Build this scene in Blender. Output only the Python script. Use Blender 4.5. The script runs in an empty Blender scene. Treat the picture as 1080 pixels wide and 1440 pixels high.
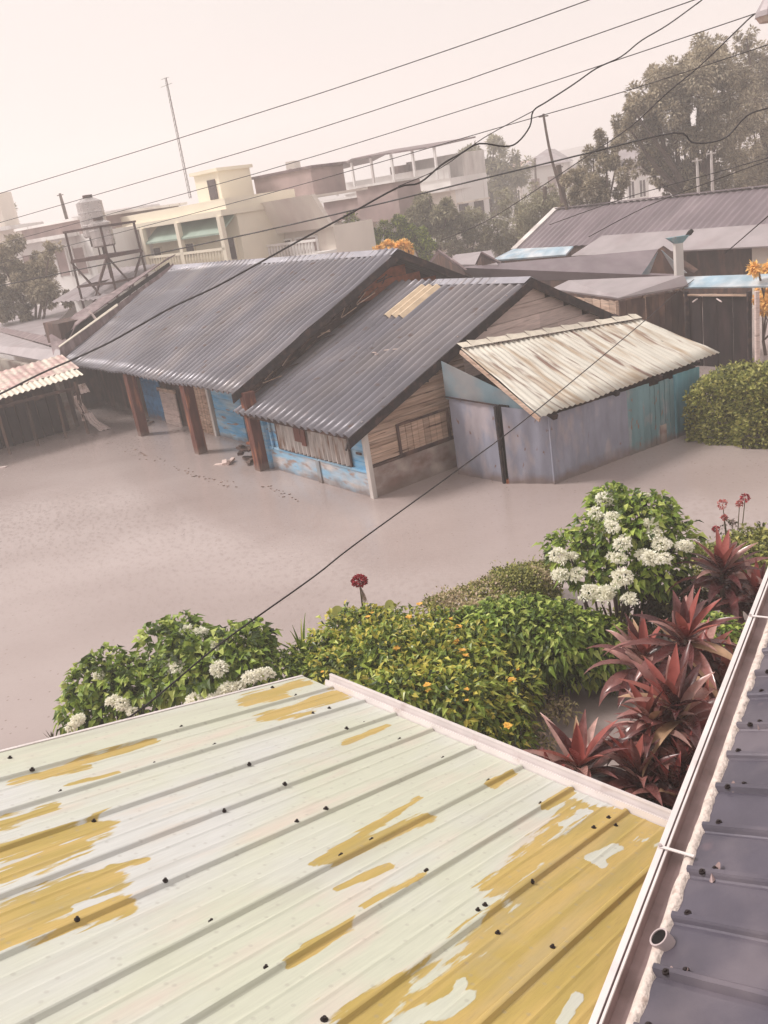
import bpy, bmesh, math, random
from mathutils import Vector, Matrix, noise
random.seed(7)
R = math.radians
SC = bpy.context.scene
COL = SC.collection

# ------------------------------------------------------------------ camera
H = 5.5                                  # eye above the flood water
FPX, ROLL, Y0 = 1250.0, R(9.0), 270.0    # focal length in photo pixels, roll, horizon row at the middle
PITCH = math.atan((720 - Y0) * math.cos(ROLL) / FPX)
fw = Vector((0, math.cos(PITCH), -math.sin(PITCH)))
rt0 = Vector((1, 0, 0)); up0 = rt0.cross(fw)
IR = rt0 * math.cos(ROLL) - up0 * math.sin(ROLL)
IU = rt0 * math.sin(ROLL) + up0 * math.cos(ROLL)
cam = bpy.data.cameras.new('camera'); co = bpy.data.objects.new('camera', cam); COL.objects.link(co)
m = Matrix((IR, IU, -fw)).transposed().to_4x4(); m.translation = (0, 0, H)
co.matrix_world = m
cam.sensor_fit = 'VERTICAL'; cam.sensor_height = 36.0; cam.lens = FPX / 1440 * 36.0
cam.clip_start = 0.05; cam.clip_end = 2500
SC.camera = co

# ------------------------------------------------------------------ light
SUN_EL, SUN_ROT = R(48), R(285)
w = bpy.data.worlds.new('World'); SC.world = w; w.use_nodes = True
nt = w.node_tree; bgn = nt.nodes['Background']
sky = nt.nodes.new('ShaderNodeTexSky'); sky.sky_type = 'NISHITA'; sky.sun_disc = False
sky.sun_elevation = SUN_EL; sky.sun_rotation = SUN_ROT; sky.dust_density = 6; sky.air_density = 1.5
hs = nt.nodes.new('ShaderNodeHueSaturation'); hs.inputs['Saturation'].default_value = 0.12
nt.links.new(sky.outputs[0], hs.inputs['Color'])
cloud = nt.nodes.new('ShaderNodeMix'); cloud.data_type = 'RGBA'; cloud.inputs[0].default_value = 0.88
cloud.inputs[7].default_value = (6.6, 6.1, 5.85, 1)          # the even rain cloud
ctc = nt.nodes.new('ShaderNodeTexCoord'); cn = nt.nodes.new('ShaderNodeTexNoise'); cn.inputs['Scale'].default_value = 2.2; cn.inputs['Detail'].default_value = 5
nt.links.new(ctc.outputs['Generated'], cn.inputs[0]); cm = nt.nodes.new('ShaderNodeMix'); cm.data_type = 'RGBA'; cm.inputs[6].default_value = (6.0, 5.5, 5.35, 1); cm.inputs[7].default_value = (7.0, 6.5, 6.15, 1)
nt.links.new(cn.outputs[0], cm.inputs[0]); nt.links.new(cm.outputs[2], cloud.inputs[7])
nt.links.new(hs.outputs[0], cloud.inputs[6]); nt.links.new(cloud.outputs[2], bgn.inputs[0])
bgn.inputs[1].default_value = 0.1
sl = bpy.data.lights.new('sun', 'SUN'); sl.energy = 2.7; sl.angle = R(16); sl.color = (1, 0.94, 0.89)
so = bpy.data.objects.new('sun', sl); COL.objects.link(so)
sd = Vector((math.sin(SUN_ROT) * math.cos(SUN_EL), math.cos(SUN_ROT) * math.cos(SUN_EL), math.sin(SUN_EL)))
so.rotation_euler = sd.to_track_quat('Z', 'Y').to_euler(); so.location = (0, -20, 40)
vs = SC.view_settings; vs.view_transform = 'Standard'; vs.look = 'None'; vs.exposure = 0.5; vs.gamma = 1
SC.cycles.volume_bounces = 5; SC.cycles.max_bounces = 8; SC.cycles.volume_step_rate = 4
SC.cycles.use_denoising = True

# ------------------------------------------------------------------ measuring helpers (world metres)
def ray(px, py): return fw * FPX + IR * (px - 540) - IU * (py - 720)
def at_z(px, py, z): d = ray(px, py); return Vector((0, 0, H)) + d * ((z - H) / d.z)
def at_y(px, py, Y): d = ray(px, py); return Vector((0, 0, H)) + d * (Y / d.y)
def on_plane(px, py, n, P): d = ray(px, py); o = Vector((0, 0, H)); return o + d * ((P - o).dot(n) / d.dot(n))
YAW = R(-56)
BO = at_z(527, 700, 0)
U = Vector((math.cos(YAW), math.sin(YAW), 0)); V = Vector((-U.y, U.x, 0))
def uvz(p): q = p - BO; return Vector((q.dot(U), q.dot(V), p.z))
def uz(px, py, z): return uvz(at_z(px, py, z))
def rnd(a, b): return random.uniform(a, b)

# ------------------------------------------------------------------ materials
def nd(t, typ, **k):
    n = t.nodes.new(typ)
    for a, b in k.items(): setattr(n, a, b)
    return n
def mat(name, col, rough=0.75, metal=0.0, var=0.2, vs=4.0, col2=None, s2=2.0, t2=(0.5, 0.6), stretch=(1, 1, 1),
        bump=0.0, bs=30.0, isl=0.0, col3=None, s3=8.0, t3=(0.62, 0.66), st3=None, spec=0.4, island_ramp=None, trans=0.0, alpha=1.0, tide=False):
    m = bpy.data.materials.new(name); m.use_nodes = True; t = m.node_tree; L = t.links.new
    bs_ = t.nodes['Principled BSDF']
    tc = nd(t, 'ShaderNodeTexCoord')
    def noi(scale, st, detail=4, off=0):
        mp = nd(t, 'ShaderNodeMapping'); mp.inputs['Scale'].default_value = st; mp.inputs['Location'].default_value = (off, off * .7, off * .3)
        L(tc.outputs['Object'], mp.inputs[0])
        n = nd(t, 'ShaderNodeTexNoise'); n.inputs['Scale'].default_value = scale; n.inputs['Detail'].default_value = detail
        L(mp.outputs[0], n.inputs['Vector']); return n
    def mixc(fac, a, b, blend='MIX'):
        x = nd(t, 'ShaderNodeMix', data_type='RGBA', blend_type=blend)
        for i, v in ((0, fac), (6, a), (7, b)):
            if isinstance(v, (int, float)): x.inputs[i].default_value = v
            elif isinstance(v, (tuple, list)): x.inputs[i].default_value = (*v[:3], 1)
            else: L(v, x.inputs[i])
        return x.outputs[2]
    def rng(src, a, b, c=0, d=1):
        r = nd(t, 'ShaderNodeMapRange'); r.inputs[1].default_value = a; r.inputs[2].default_value = b
        r.inputs[3].default_value = c; r.inputs[4].default_value = d; L(src, r.inputs[0]); return r.outputs[0]
    c = tuple(col)
    if island_ramp:
        g = nd(t, 'ShaderNodeNewGeometry'); cr = nd(t, 'ShaderNodeValToRGB')
        e = cr.color_ramp.elements
        n_ = len(island_ramp)
        while len(e) < n_: e.new(0.5)
        for i, cc in enumerate(island_ramp): e[i].position = i / (n_ - 1); e[i].color = (*cc, 1)
        L(g.outputs['Random Per Island'], cr.inputs[0]); c = cr.outputs[0]
    if col2: c = mixc(rng(noi(s2, stretch, 5, 3).outputs[0], *t2), c, col2)
    if col3: c = mixc(rng(noi(s3, st3 or stretch, 6, 9).outputs[0], *t3), c, col3)
    if isl:
        g = nd(t, 'ShaderNodeNewGeometry'); c = mixc(1.0, c, rng(g.outputs['Random Per Island'], 0, 1, 1 - isl, 1 + isl), 'MULTIPLY')
    if var: c = mixc(1.0, c, rng(noi(vs, stretch, 5).outputs[0], .3, .7, 1 - var, 1 + var), 'MULTIPLY')
    if tide:                      # mud tide mark just above the flood level
        sp = nd(t, 'ShaderNodeSeparateXYZ'); L(tc.outputs['Object'], sp.inputs[0])
        ma = nd(t, 'ShaderNodeMath', operation='MULTIPLY_ADD'); L(noi(2.2, (1, 1, 1), 5, 2).outputs[0], ma.inputs[0]); ma.inputs[1].default_value = -.5; L(sp.outputs[2], ma.inputs[2])
        c = mixc(rng(ma.outputs[0], -.22, -.06, .8, 0), c, (.2, .145, .125))
    if isinstance(c, tuple): bs_.inputs['Base Color'].default_value = (*c, 1)
    else: L(c, bs_.inputs['Base Color'])
    rr = rng(noi(vs * 1.7, stretch, 4, 5).outputs[0], .3, .7, max(0.02, rough - .12), min(1, rough + .12))
    L(rr, bs_.inputs['Roughness'])
    bs_.inputs['Metallic'].default_value = metal; bs_.inputs['Specular IOR Level'].default_value = spec
    if bump:
        b = nd(t, 'ShaderNodeBump'); b.inputs['Strength'].default_value = bump; b.inputs['Distance'].default_value = 0.02
        L(noi(bs, stretch, 4, 1).outputs[0], b.inputs['Height']); L(b.outputs[0], bs_.inputs['Normal'])
    if trans:
        tr = nd(t, 'ShaderNodeBsdfTranslucent'); mx = nd(t, 'ShaderNodeMixShader'); mx.inputs[0].default_value = trans
        if isinstance(c, tuple): tr.inputs[0].default_value = (*c, 1)
        else: L(c, tr.inputs[0])
        L(bs_.outputs[0], mx.inputs[1]); L(tr.outputs[0], mx.inputs[2]); L(mx.outputs[0], t.nodes['Material Output'].inputs[0])
    return m

MT = {}
MT['roof'] = mat('slate grey corrugated steel', (.15, .142, .165), .38, .25, .2, 1.2, (.22, .195, .2), .8, (.45, .7), (1, .35, 1), .1, 40, col3=(.13, .085, .075), s3=7, t3=(.63, .72), spec=.6)
MT['ridge'] = mat('pale ridge metal', (.34, .33, .37), .4, .3, .15, 3)
MT['galv'] = mat('galvanised sheet', (.5, .46, .44), .5, .15, .2, 5, (.24, .14, .1), 3, (.52, .66), (3, 1, .5), 0)
MT['dark_board'] = mat('tarred dark board', (.018, .012, .014), .8, 0, .4, 8, (.06, .035, .03), 6, (.5, .65))
MT['wood'] = mat('weathered plank', (.4, .27, .2), .85, 0, .3, 6, (.52, .38, .3), 1.5, (.45, .62), (1, .35, 7), .35, 20, isl=.22, col3=(.10, .055, .04), s3=4, t3=(.6, .7))
MT['wood_pale'] = mat('pale painted plank', (.62, .49, .45), .85, 0, .15, 6, (.4, .29, .26), 2, (.55, .7), (1, .5, 6), .25, 20, isl=.15)
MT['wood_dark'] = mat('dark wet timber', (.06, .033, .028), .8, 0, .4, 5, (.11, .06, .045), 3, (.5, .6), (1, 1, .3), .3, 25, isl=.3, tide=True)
MT['wood_red'] = mat('red brown post paint', (.12, .036, .024), .6, 0, .3, 5, (.28, .1, .05), 3, (.55, .65), (2, 2, .4), .2, 25, tide=True)
MT['brick_red'] = mat('orange hollow block', (.36, .12, .06), .85, 0, .3, 8, bump=.3)
MT['blue'] = mat('flaking sky blue paint', (.13, .38, .62), .7, 0, .15, 5, (.36, .48, .56), 2.2, (.45, .7), (.5, 1, 3), .2, 25, isl=.12, col3=(.28, .2, .17), s3=3.4, t3=(.62, .66), tide=True)
MT['blue_worn'] = mat('worn pale blue render', (.25, .44, .6), .75, 0, .15, 5, (.5, .46, .45), 2.2, (.4, .65), (.6, 1, 2), .2, 25, col3=(.33, .24, .21), s3=5, t3=(.56, .7), tide=True)
MT['blue_deep'] = mat('deep blue painted board', (.05, .2, .4), .65, 0, .25, 5, isl=.2, tide=True)
MT['plaster'] = mat('mud stained render', (.42, .35, .32), .9, 0, .2, 3, (.22, .14, .12), 1.4, (.45, .65), (1, 1, 1.6), .3, 40, tide=True)
MT['plaster_white'] = mat('white render', (.62, .58, .55), .85, 0, .15, 2, (.42, .36, .34), 1.2, (.5, .75), (1, 1, .4))
MT['grey_render'] = mat('grey green render', (.25, .22, .19), .9, 0, .3, 1.5, (.13, .08, .07), 1, (.45, .65), (1, 1, 2))
MT['yellow_wall'] = mat('haze paled yellow paint', (.78, .71, .58), .8, 0, .06, .6)  # yellow made paler to carry part of the distance haze
MT['cream_wall'] = mat('haze paled cream paint', (.74, .67, .6), .8, 0, .1, .5, (.6, .5, .46), .6, (.5, .7), (1, 1, .4))  # cream lightened, with some far haze painted into the colour
MT['white_wall'] = mat('haze whitened paint', (.78, .75, .73), .8, 0, .08, .5, (.58, .52, .5), .7, (.5, .72), (1, 1, .22), col3=(.45, .39, .37), s3=1.6, t3=(.64, .75), st3=(1.5, 1.5, .15))  # white raised so the wall colour holds some of the haze
MT['brown_wall'] = mat('brown block wall', (.36, .27, .26), .9, 0, .2, 1, (.45, .35, .33), .7, (.5, .7))
MT['green_awning'] = mat('sea green awning', (.28, .36, .3), .7, 0, .15, 1)
MT['glass'] = mat('dark window glass', (.07, .05, .05), .25, 0, .2, 2)
MT['shed_mauve'] = mat('mauve painted sheet', (.26, .265, .33), .6, 0, .14, 2.5, (.36, .32, .35), 1.8, (.5, .62), (1.5, 1.5, .7), .12, 15, col3=(.2, .12, .1), s3=5, t3=(.66, .7), spec=.4, tide=True)
MT['shed_teal'] = mat('teal painted sheet', (.15, .26, .29), .6, 0, .15, 2.5, (.28, .3, .32), 2.2, (.52, .62), (1.5, 1.5, .6), .12, 15, col3=(.24, .15, .11), s3=5, t3=(.63, .67), tide=True)
MT['shed_gable'] = mat('dull blue green sheet', (.17, .24, .28), .6, 0, .15, 2.5, (.26, .26, .27), 1.5, (.45, .65), bump=.1)
MT['shed_turq'] = mat('turquoise painted sheet', (.13, .3, .37), .6, 0, .15, 2.5, bump=.1, tide=True)
MT['shed_roof'] = mat('rust streaked white sheet', (.62, .59, .52), .5, .05, .1, 3, (.22, .14, .11), 3.2, (.56, .66), (.28, 2.4, .3), .08, 20, col3=(.42, .33, .24), s3=2.4, t3=(.5, .66), st3=(.3, 2, .3))
MT['skylight'] = mat('translucent fibre sheet', (.58, .46, .33), .5, 0, .15, 6)
MT['rust_roof'] = mat('brown rusted sheet', (.16, .11, .115), .6, .15, .3, 2, (.26, .2, .2), 1.3, (.5, .65), (1, 3, 1))
MT['far_roof'] = mat('grey mauve sheet roof', (.165, .13, .145), .5, .15, .18, 1.4, (.23, .185, .2), .6, (.48, .66), (1, .4, 1))
MT['pale_roof'] = mat('light grey sheet roof', (.33, .29, .3), .5, .15, .12, 1.4, (.29, .24, .25), .9, (.5, .7))
MT['red_sheet'] = mat('faded red sheet', (.5, .34, .31), .6, 0, .25, 4, (.62, .54, .46), 3, (.48, .6))
MT['bright_sheet'] = mat('cream corrugated sheet', (.66, .6, .5), .5, 0, .15, 6)
MT['blue_tarp'] = mat('sky blue tarpaulin', (.27, .38, .46), .5, 0, .2, 2, (.5, .53, .56), 1.5, (.42, .62))
MT['mesh'] = mat('dark net and interior shade', (.014, .008, .01), .9, 0, .5, 2.5, (.03, .017, .018), 1.6, (.45, .65), (2, 2, .5), .4, 30)
MT['cable'] = mat('black cable', (.012, .008, .009), .6, 0, .2, 3)
MT['steel'] = mat('stainless tank', (.5, .46, .45), .3, .7, .1, 2)
MT['iron'] = mat('rusty iron frame', (.1, .06, .055), .7, .3, .3, 3)
MT['cloth'] = mat('grubby white cloth', (.55, .45, .42), .9, 0, .25, 12, (.35, .25, .22), 7, (.5, .65))
MT['bark'] = mat('grey brown bark', (.12, .085, .07), .9, 0, .3, 4, bump=.3)
MT['flash'] = mat('white painted flashing', (.68, .62, .61), .45, .05, .08, 6, (.56, .47, .45), 9, (.6, .75))
MT['gut_in'] = mat('grimy gutter trough', (.27, .19, .185), .5, .1, .2, 9, (.17, .11, .1), 5, (.5, .7), (1, 1, 1))
MT['foam'] = mat('lumpy mortar seal', (.62, .53, .48), .9, 0, .15, 20, (.42, .33, .29), 28, (.55, .7), bump=.6, bs=60)
MT['screw'] = mat('dark roofing screw', (.02, .012, .012), .5, .3, .3, 50)
MT['proof'] = mat('mauve grey rib roofing', (.085, .075, .098), .4, .15, .18, 3, (.135, .115, .135), 2.4, (.45, .62), (1, 1, 1), .05, 60, col3=(.13, .1, .12), s3=5, t3=(.66, .72), spec=.4)
MT['pipe'] = mat('grey plastic pipe', (.4, .33, .33), .4, 0, .1, 20)
MT['black'] = mat('black lamp and painted shade', (.006, .004, .004), .9, 0, 0)  # black of the lamp, also shade painted into gaps and the pipe
MT['bowl'] = mat('pale blue plastic', (.5, .56, .6), .3, 0, .1, 10)
G = lambda *a: list(a)
MT['leaf_a'] = mat('fresh green leaves', (0, 0, 0), .5, 0, .25, 2.5, island_ramp=G((.022, .04, .008), (.12, .19, .025), (.26, .36, .05), (.52, .57, .16)), trans=.25)
MT['leaf_b'] = mat('glossy green leaves', (0, 0, 0), .38, 0, .25, 2.5, island_ramp=G((.018, .034, .007), (.11, .17, .02), (.26, .34, .045), (.5, .54, .12)), trans=.2)
MT['leaf_hedge'] = mat('clipped hedge leaves', (0, 0, 0), .55, 0, .25, 3, island_ramp=G((.05, .06, .015), (.18, .2, .04), (.32, .32, .08), (.5, .46, .16)), trans=.2)
MT['leaf_tip'] = mat('pinkish new tips', (0, 0, 0), .6, 0, .2, 3, island_ramp=G((.26, .24, .09), (.48, .4, .22), (.6, .45, .35)), trans=.2)
MT['leaf_dark'] = mat('dark shrub leaves', (0, 0, 0), .6, 0, .2, 3, island_ramp=G((.03, .028, .012), (.06, .055, .02), (.1, .085, .04)), trans=.1)
MT['leaf_yellow'] = mat('yellow green leaves', (0, 0, 0), .5, 0, .2, 3, island_ramp=G((.25, .27, .03), (.5, .46, .07), (.65, .55, .12)), trans=.25)
MT['cord'] = mat('burgundy strap leaves', (0, 0, 0), .27, 0, .3, 9, island_ramp=G((.05, .016, .018), (.15, .05, .048), (.3, .13, .115), (.5, .3, .26)), trans=.15, spec=.5)
MT['cord_young'] = mat('crimson young leaves', (0, 0, 0), .35, 0, .2, 9, island_ramp=G((.2, .035, .035), (.33, .08, .07), (.4, .16, .12)), trans=.2)
MT['cord_old'] = mat('bleached old leaves', (0, 0, 0), .5, 0, .2, 9, island_ramp=G((.35, .2, .12), (.5, .33, .2)), trans=.15)
MT['petal_white'] = mat('cream white petals', (.95, .93, .82), .5, 0, .05, 20, isl=.05, trans=.35)
MT['petal_yellow'] = mat('egg yellow petals', (.85, .5, .1), .6, 0, .15, 20, isl=.12, trans=.3)
MT['petal_red'] = mat('wine red petals', (.3, .015, .03), .7, 0, .3, 20, isl=.25, trans=.1)
MT['petal_pink'] = mat('faded rose petals', (.5, .14, .13), .6, 0, .2, 20, isl=.2, trans=.2)
MT['petal_orange'] = mat('orange yellow blossom', (.9, .58, .2), .6, 0, .2, 5, isl=.25, trans=.2)
MT['stem'] = mat('green brown stem', (.11, .09, .04), .7, 0, .3, 9)
MT['tree_leaf'] = mat('haze paled olive tree leaves', (0, 0, 0), .6, 0, .3, .35, island_ramp=G((.17, .14, .1), (.31, .26, .18), (.43, .37, .26), (.58, .52, .4)), trans=.2)  # leaf tones lightened to paint in haze over the distance
MT['tree_leaf2'] = mat('haze paled green tree leaves', (0, 0, 0), .6, 0, .3, .35, island_ramp=G((.18, .165, .11), (.3, .28, .17), (.46, .42, .28)), trans=.2)  # pale leaf tones stand in for haze on the far trees
MT['ground'] = mat('muddy soil', (.16, .11, .085), .95, 0, .2, 1)
MT['hill'] = mat('haze paled wooded hill', (.3, .28, .27), .9, 0, .2, .02)  # hill colour paled in place of thicker haze
MT['debris'] = mat('brown floating scum', (.2, .13, .1), .9, 0, .3, 5, isl=.4)
MT['paper'] = mat('pale litter', (.6, .5, .48), .8, 0, .1, 10)

# ------------------------------------------------------------------ mesh helpers
class MB:
    def __init__(s): s.v = []; s.f = []
    def add(s, vs, fs):
        o = len(s.v); s.v += [tuple(p) for p in vs]; s.f += [tuple(i + o for i in f) for f in fs]; return s
    def box(s, a, b):
        (x0, y0, z0), (x1, y1, z1) = a, b
        return s.add([(x0, y0, z0), (x1, y0, z0), (x1, y1, z0), (x0, y1, z0), (x0, y0, z1), (x1, y0, z1), (x1, y1, z1), (x0, y1, z1)],
                     [(0, 3, 2, 1), (4, 5, 6, 7), (0, 1, 5, 4), (1, 2, 6, 5), (2, 3, 7, 6), (3, 0, 4, 7)])
    def prism(s, poly, ext):
        poly = [Vector(p) for p in poly]; ext = Vector(ext); n = len(poly)
        return s.add(poly + [p + ext for p in poly], [tuple(range(n))[::-1], tuple(range(n, 2 * n))] + [(i, (i + 1) % n, (i + 1) % n + n, i + n) for i in range(n)])
    def bar(s, a, b, wd, ht, up=(0, 0, 1)):
        a, b = Vector(a), Vector(b); d = (b - a).normalized(); x = d.cross(Vector(up))
        if x.length < 1e-4: x = d.cross(Vector((1, 0, 0)))
        x.normalize(); y = x.cross(d); x *= wd / 2; y *= ht / 2
        return s.prism([a - x - y, a + x - y, a + x + y, a - x + y], b - a)
    def tube(s, pts, r, n=8, r1=None, cap=True):
        pts = [Vector(p) for p in pts]; rings = []; k = len(pts); o = len(s.v)
        prev = None
        for i, p in enumerate(pts):
            d = (pts[min(i + 1, k - 1)] - pts[max(i - 1, 0)]).normalized()
            x = d.cross(Vector((0, 0, 1)) if abs(d.z) < .95 else Vector((1, 0, 0))).normalized()
            if prev is not None:
                x = (prev - d * prev.dot(d)).normalized()
            prev = x; y = d.cross(x)
            rr = (r[i] if isinstance(r, (list, tuple)) else r + ((r1 if r1 is not None else r) - r) * i / max(1, k - 1))
            rings.append([p + (x * math.cos(2 * math.pi * j / n) + y * math.sin(2 * math.pi * j / n)) * rr for j in range(n)])
        vs = [q for rg in rings for q in rg]
        fs = [(i * n + j, i * n + (j + 1) % n, (i + 1) * n + (j + 1) % n, (i + 1) * n + j) for i in range(k - 1) for j in range(n)]
        if cap: fs += [tuple(range(n))[::-1], tuple(range((k - 1) * n, k * n))]
        return s.add(vs, fs)
    def corr(s, O, A, Bv, pitch=.2, amp=.018, nb=6, th=.006, sag=.0, flat=False, up=(0, 0, 1), lap=None):
        """corrugated sheet: waves run along Bv, repeat across A; closed underside"""
        O, A, Bv = Vector(O), Vector(A), Vector(Bv); n = A.cross(Bv).normalized()
        if n.dot(Vector(up)) < 0: n = -n
        k = max(1, round(A.length / pitch)); na = k * 6; vs = []; fs = []
        ts = [j / nb for j in range(nb + 1)]
        if lap: ts = sorted(ts + [q + e_ for q in lap for e_ in (-.0015, .0015)]); nb = len(ts) - 1
        ph = rnd(0, 6)
        for side in (0, 1):
            for i in range(na + 1):
                hgt = amp * math.sin(i / 6 * 2 * math.pi)
                if flat:
                    q = (i % 6) / 6; hgt = amp * (1 if q < .3 else -.2)
                for j in range(nb + 1):
                    t = ts[j]; wid = int(i / 30) * 7.1
                    wob = (.004 * sum(t > q for q in (lap or ())) + (.006 * noise.noise(Vector((wid, t * 2, 5)))) if lap else 0) + sag * (noise.noise(Vector((i * pitch / 6 * .8 + ph, t * Bv.length * .5, O.x))))
                    vs.append(O + A * (i / na) + Bv * t + n * (hgt - side * th + wob))
        W_ = nb + 1; off = (na + 1) * W_
        for i in range(na):
            for j in range(nb):
                a = i * W_ + j; fs.append((a, a + 1, a + W_ + 1, a + W_)); a += off; fs.append((a, a + W_, a + W_ + 1, a + 1))
        for i in range(na):
            for j in (0, nb):
                a = i * W_ + j; fs.append((a, a + W_, a + W_ + off, a + off))
        for i in (0, na):
            for j in range(nb):
                a = i * W_ + j; fs.append((a, a + off, a + 1 + off, a + 1))
        return s.add(vs, fs)
    def leaf(s, p, d, up, L, wd, fold=.25, droop=0.0):
        d = d.normalized(); x = d.cross(up)
        if x.length < 1e-3: x = d.cross(Vector((1, .3, 0)))
        x.normalize(); n = x.cross(d)
        m_ = p + d * (L * .45)
        t = p + d * L - Vector((0, 0, droop * L))
        lift = n * (wd * fold)
        o = len(s.v); s.v += [tuple(p), tuple(m_ + x * wd / 2 + lift), tuple(t), tuple(m_ - x * wd / 2 + lift), tuple(m_ )]
        s.f += [(o, o + 4, o + 1), (o + 4, o + 2, o + 1), (o, o + 3, o + 4), (o + 4, o + 3, o + 2)]
    def strap(s, p, d, L, wd, arch=.8, seg=6, twist=0):
        d = d.normalized(); q = Vector(p); o = len(s.v); st = L / seg
        side = d.cross(Vector((0, 0, 1)))
        if side.length < .05: side = Vector((math.cos(p.x * 99), math.sin(p.x * 99), 0))
        side.normalize()
        side = (side + Vector((0, 0, twist))).normalized()
        for i in range(seg + 1):
            t = i / seg; ww = wd * (math.sin(math.pi * min(1, .12 + .88 * t) ** 1.0) * .9 + .12 * (1 - t)) / 2
            if i == seg: ww = .002
            n = side.cross(d).normalized()
            s.v += [tuple(q - side * ww + n * ww * .5), tuple(q), tuple(q + side * ww + n * ww * .5)]
            q = q + d * st; d = (d - Vector((0, 0, arch / seg * (.4 + 1.2 * t)))).normalized()
        for i in range(seg):
            a = o + 3 * i; s.f += [(a, a + 1, a + 4, a + 3), (a + 1, a + 2, a + 5, a + 4)]
    def build(s, name, m, parent=None, smooth=False, loc=None, bevel=0):
        me = bpy.data.meshes.new(name); me.from_pydata(s.v, [], s.f); me.update()
        me.materials.append(MT[m] if isinstance(m, str) else m)
        if smooth: me.polygons.foreach_set('use_smooth', [True] * len(me.polygons))
        o = bpy.data.objects.new(name, me); COL.objects.link(o)
        if parent: o.parent = parent
        if loc is not None: o.location = loc
        if bevel:
            b = o.modifiers.new('bevel', 'BEVEL'); b.width = bevel; b.segments = 2; b.limit_method = 'ANGLE'
        return o
def tag(o, label=None, cat=None, group=None, kind=None):
    if label: o['label'] = label
    if cat: o['category'] = cat
    if group: o['group'] = group
    if kind: o['kind'] = kind
    return o
def thing(name, loc, label, cat, rz=0, group=None):
    o = bpy.data.objects.new(name, None); COL.objects.link(o); o.location = loc; o.rotation_euler = (0, 0, rz); o.empty_display_size = .2
    return tag(o, label, cat, group)
def uvthing(name, x, y, label, cat, z=0, group=None):     # a thing set square with the wooden houses
    return thing(name, BO + U * x + V * y + Vector((0, 0, z)), label, cat, YAW, group)

# ================================================================== ground, water, hills
o = MB().add([(-240, -60, -.9), (240, -60, -.9), (240, 335, -.9), (-240, 335, -.9)], [(0, 1, 2, 3)]).build('ground', 'ground'); tag(o, kind='structure')
mw = bpy.data.materials.new('silty flood water'); mw.use_nodes = True; t = mw.node_tree; L = t.links.new; b = t.nodes['Principled BSDF']
tc = nd(t, 'ShaderNodeTexCoord')
def tn(scale, st=(1, 1, 1), det=4):
    mp = nd(t, 'ShaderNodeMapping'); mp.inputs['Scale'].default_value = st; L(tc.outputs['Object'], mp.inputs[0])
    n = nd(t, 'ShaderNodeTexNoise'); n.inputs['Scale'].default_value = scale; n.inputs['Detail'].default_value = det; L(mp.outputs[0], n.inputs[0]); return n
n1 = tn(.16, (1, 1.6, 1)); cr = nd(t, 'ShaderNodeValToRGB'); cr.color_ramp.elements[0].position = .35; cr.color_ramp.elements[1].position = .65
cr.color_ramp.elements[0].color = (.31, .25, .235, 1); cr.color_ramp.elements[1].color = (.4, .335, .32, 1)
L(n1.outputs[0], cr.inputs[0])
vo = nd(t, 'ShaderNodeTexVoronoi', voronoi_dimensions='2D'); vo.inputs['Scale'].default_value = 5.5; L(tc.outputs['Object'], vo.inputs['Vector'])
vs1 = nd(t, 'ShaderNodeMapRange'); vs1.inputs[1].default_value = .045; vs1.inputs[2].default_value = .1; vs1.inputs[3].default_value = 1; vs1.inputs[4].default_value = 0; L(vo.outputs['Distance'], vs1.inputs[0])
sx = nd(t, 'ShaderNodeSeparateColor'); L(vo.outputs['Color'], sx.inputs[0])
gt = nd(t, 'ShaderNodeMath', operation='GREATER_THAN'); gt.inputs[1].default_value = .76; L(sx.outputs[0], gt.inputs[0])
mu = nd(t, 'ShaderNodeMath', operation='MULTIPLY'); L(vs1.outputs[0], mu.inputs[0]); L(gt.outputs[0], mu.inputs[1])
mu2 = nd(t, 'ShaderNodeMath', operation='MULTIPLY'); L(mu.outputs[0], mu2.inputs[0])
nm = tn(.35, (1, 1, 1), 3); nr = nd(t, 'ShaderNodeMapRange'); nr.inputs[1].default_value = .38; nr.inputs[2].default_value = .62; nr.inputs[4].default_value = .7; L(nm.outputs[0], nr.inputs[0]); L(nr.outputs[0], mu2.inputs[1])
L(nr.outputs[0], mu2.inputs[1])
mx = nd(t, 'ShaderNodeMix', data_type='RGBA'); L(mu2.outputs[0], mx.inputs[0]); L(cr.outputs[0], mx.inputs[6]); mx.inputs[7].default_value = (.14, .09, .08, 1)
L(mx.outputs[2], b.inputs['Base Color'])
b.inputs['Roughness'].default_value = .09; b.inputs['IOR'].default_value = 1.33
v2 = nd(t, 'ShaderNodeTexVoronoi', voronoi_dimensions='2D'); v2.inputs['Scale'].default_value = 6.5; L(tc.outputs['Object'], v2.inputs['Vector'])
rg = nd(t, 'ShaderNodeMath', operation='MULTIPLY'); L(v2.outputs['Distance'], rg.inputs[0]); rg.inputs[1].default_value = 60
sn = nd(t, 'ShaderNodeMath', operation='SINE'); L(rg.outputs[0], sn.inputs[0])
fa = nd(t, 'ShaderNodeMapRange'); fa.inputs[1].default_value = .05; fa.inputs[2].default_value = .35; fa.inputs[3].default_value = .5; fa.inputs[4].default_value = 0; L(v2.outputs['Distance'], fa.inputs[0])
rm = nd(t, 'ShaderNodeMath', operation='MULTIPLY'); L(sn.outputs[0], rm.inputs[0]); L(fa.outputs[0], rm.inputs[1])
n3 = tn(14, (1, 1, 1), 5)
ad = nd(t, 'ShaderNodeMath', operation='ADD'); L(rm.outputs[0], ad.inputs[0]); L(n3.outputs[0], ad.inputs[1])
bp = nd(t, 'ShaderNodeBump'); bp.inputs['Strength'].default_value = .15; bp.inputs['Distance'].default_value = .02; L(ad.outputs[0], bp.inputs['Height']); L(bp.outputs[0], b.inputs['Normal'])
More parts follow.
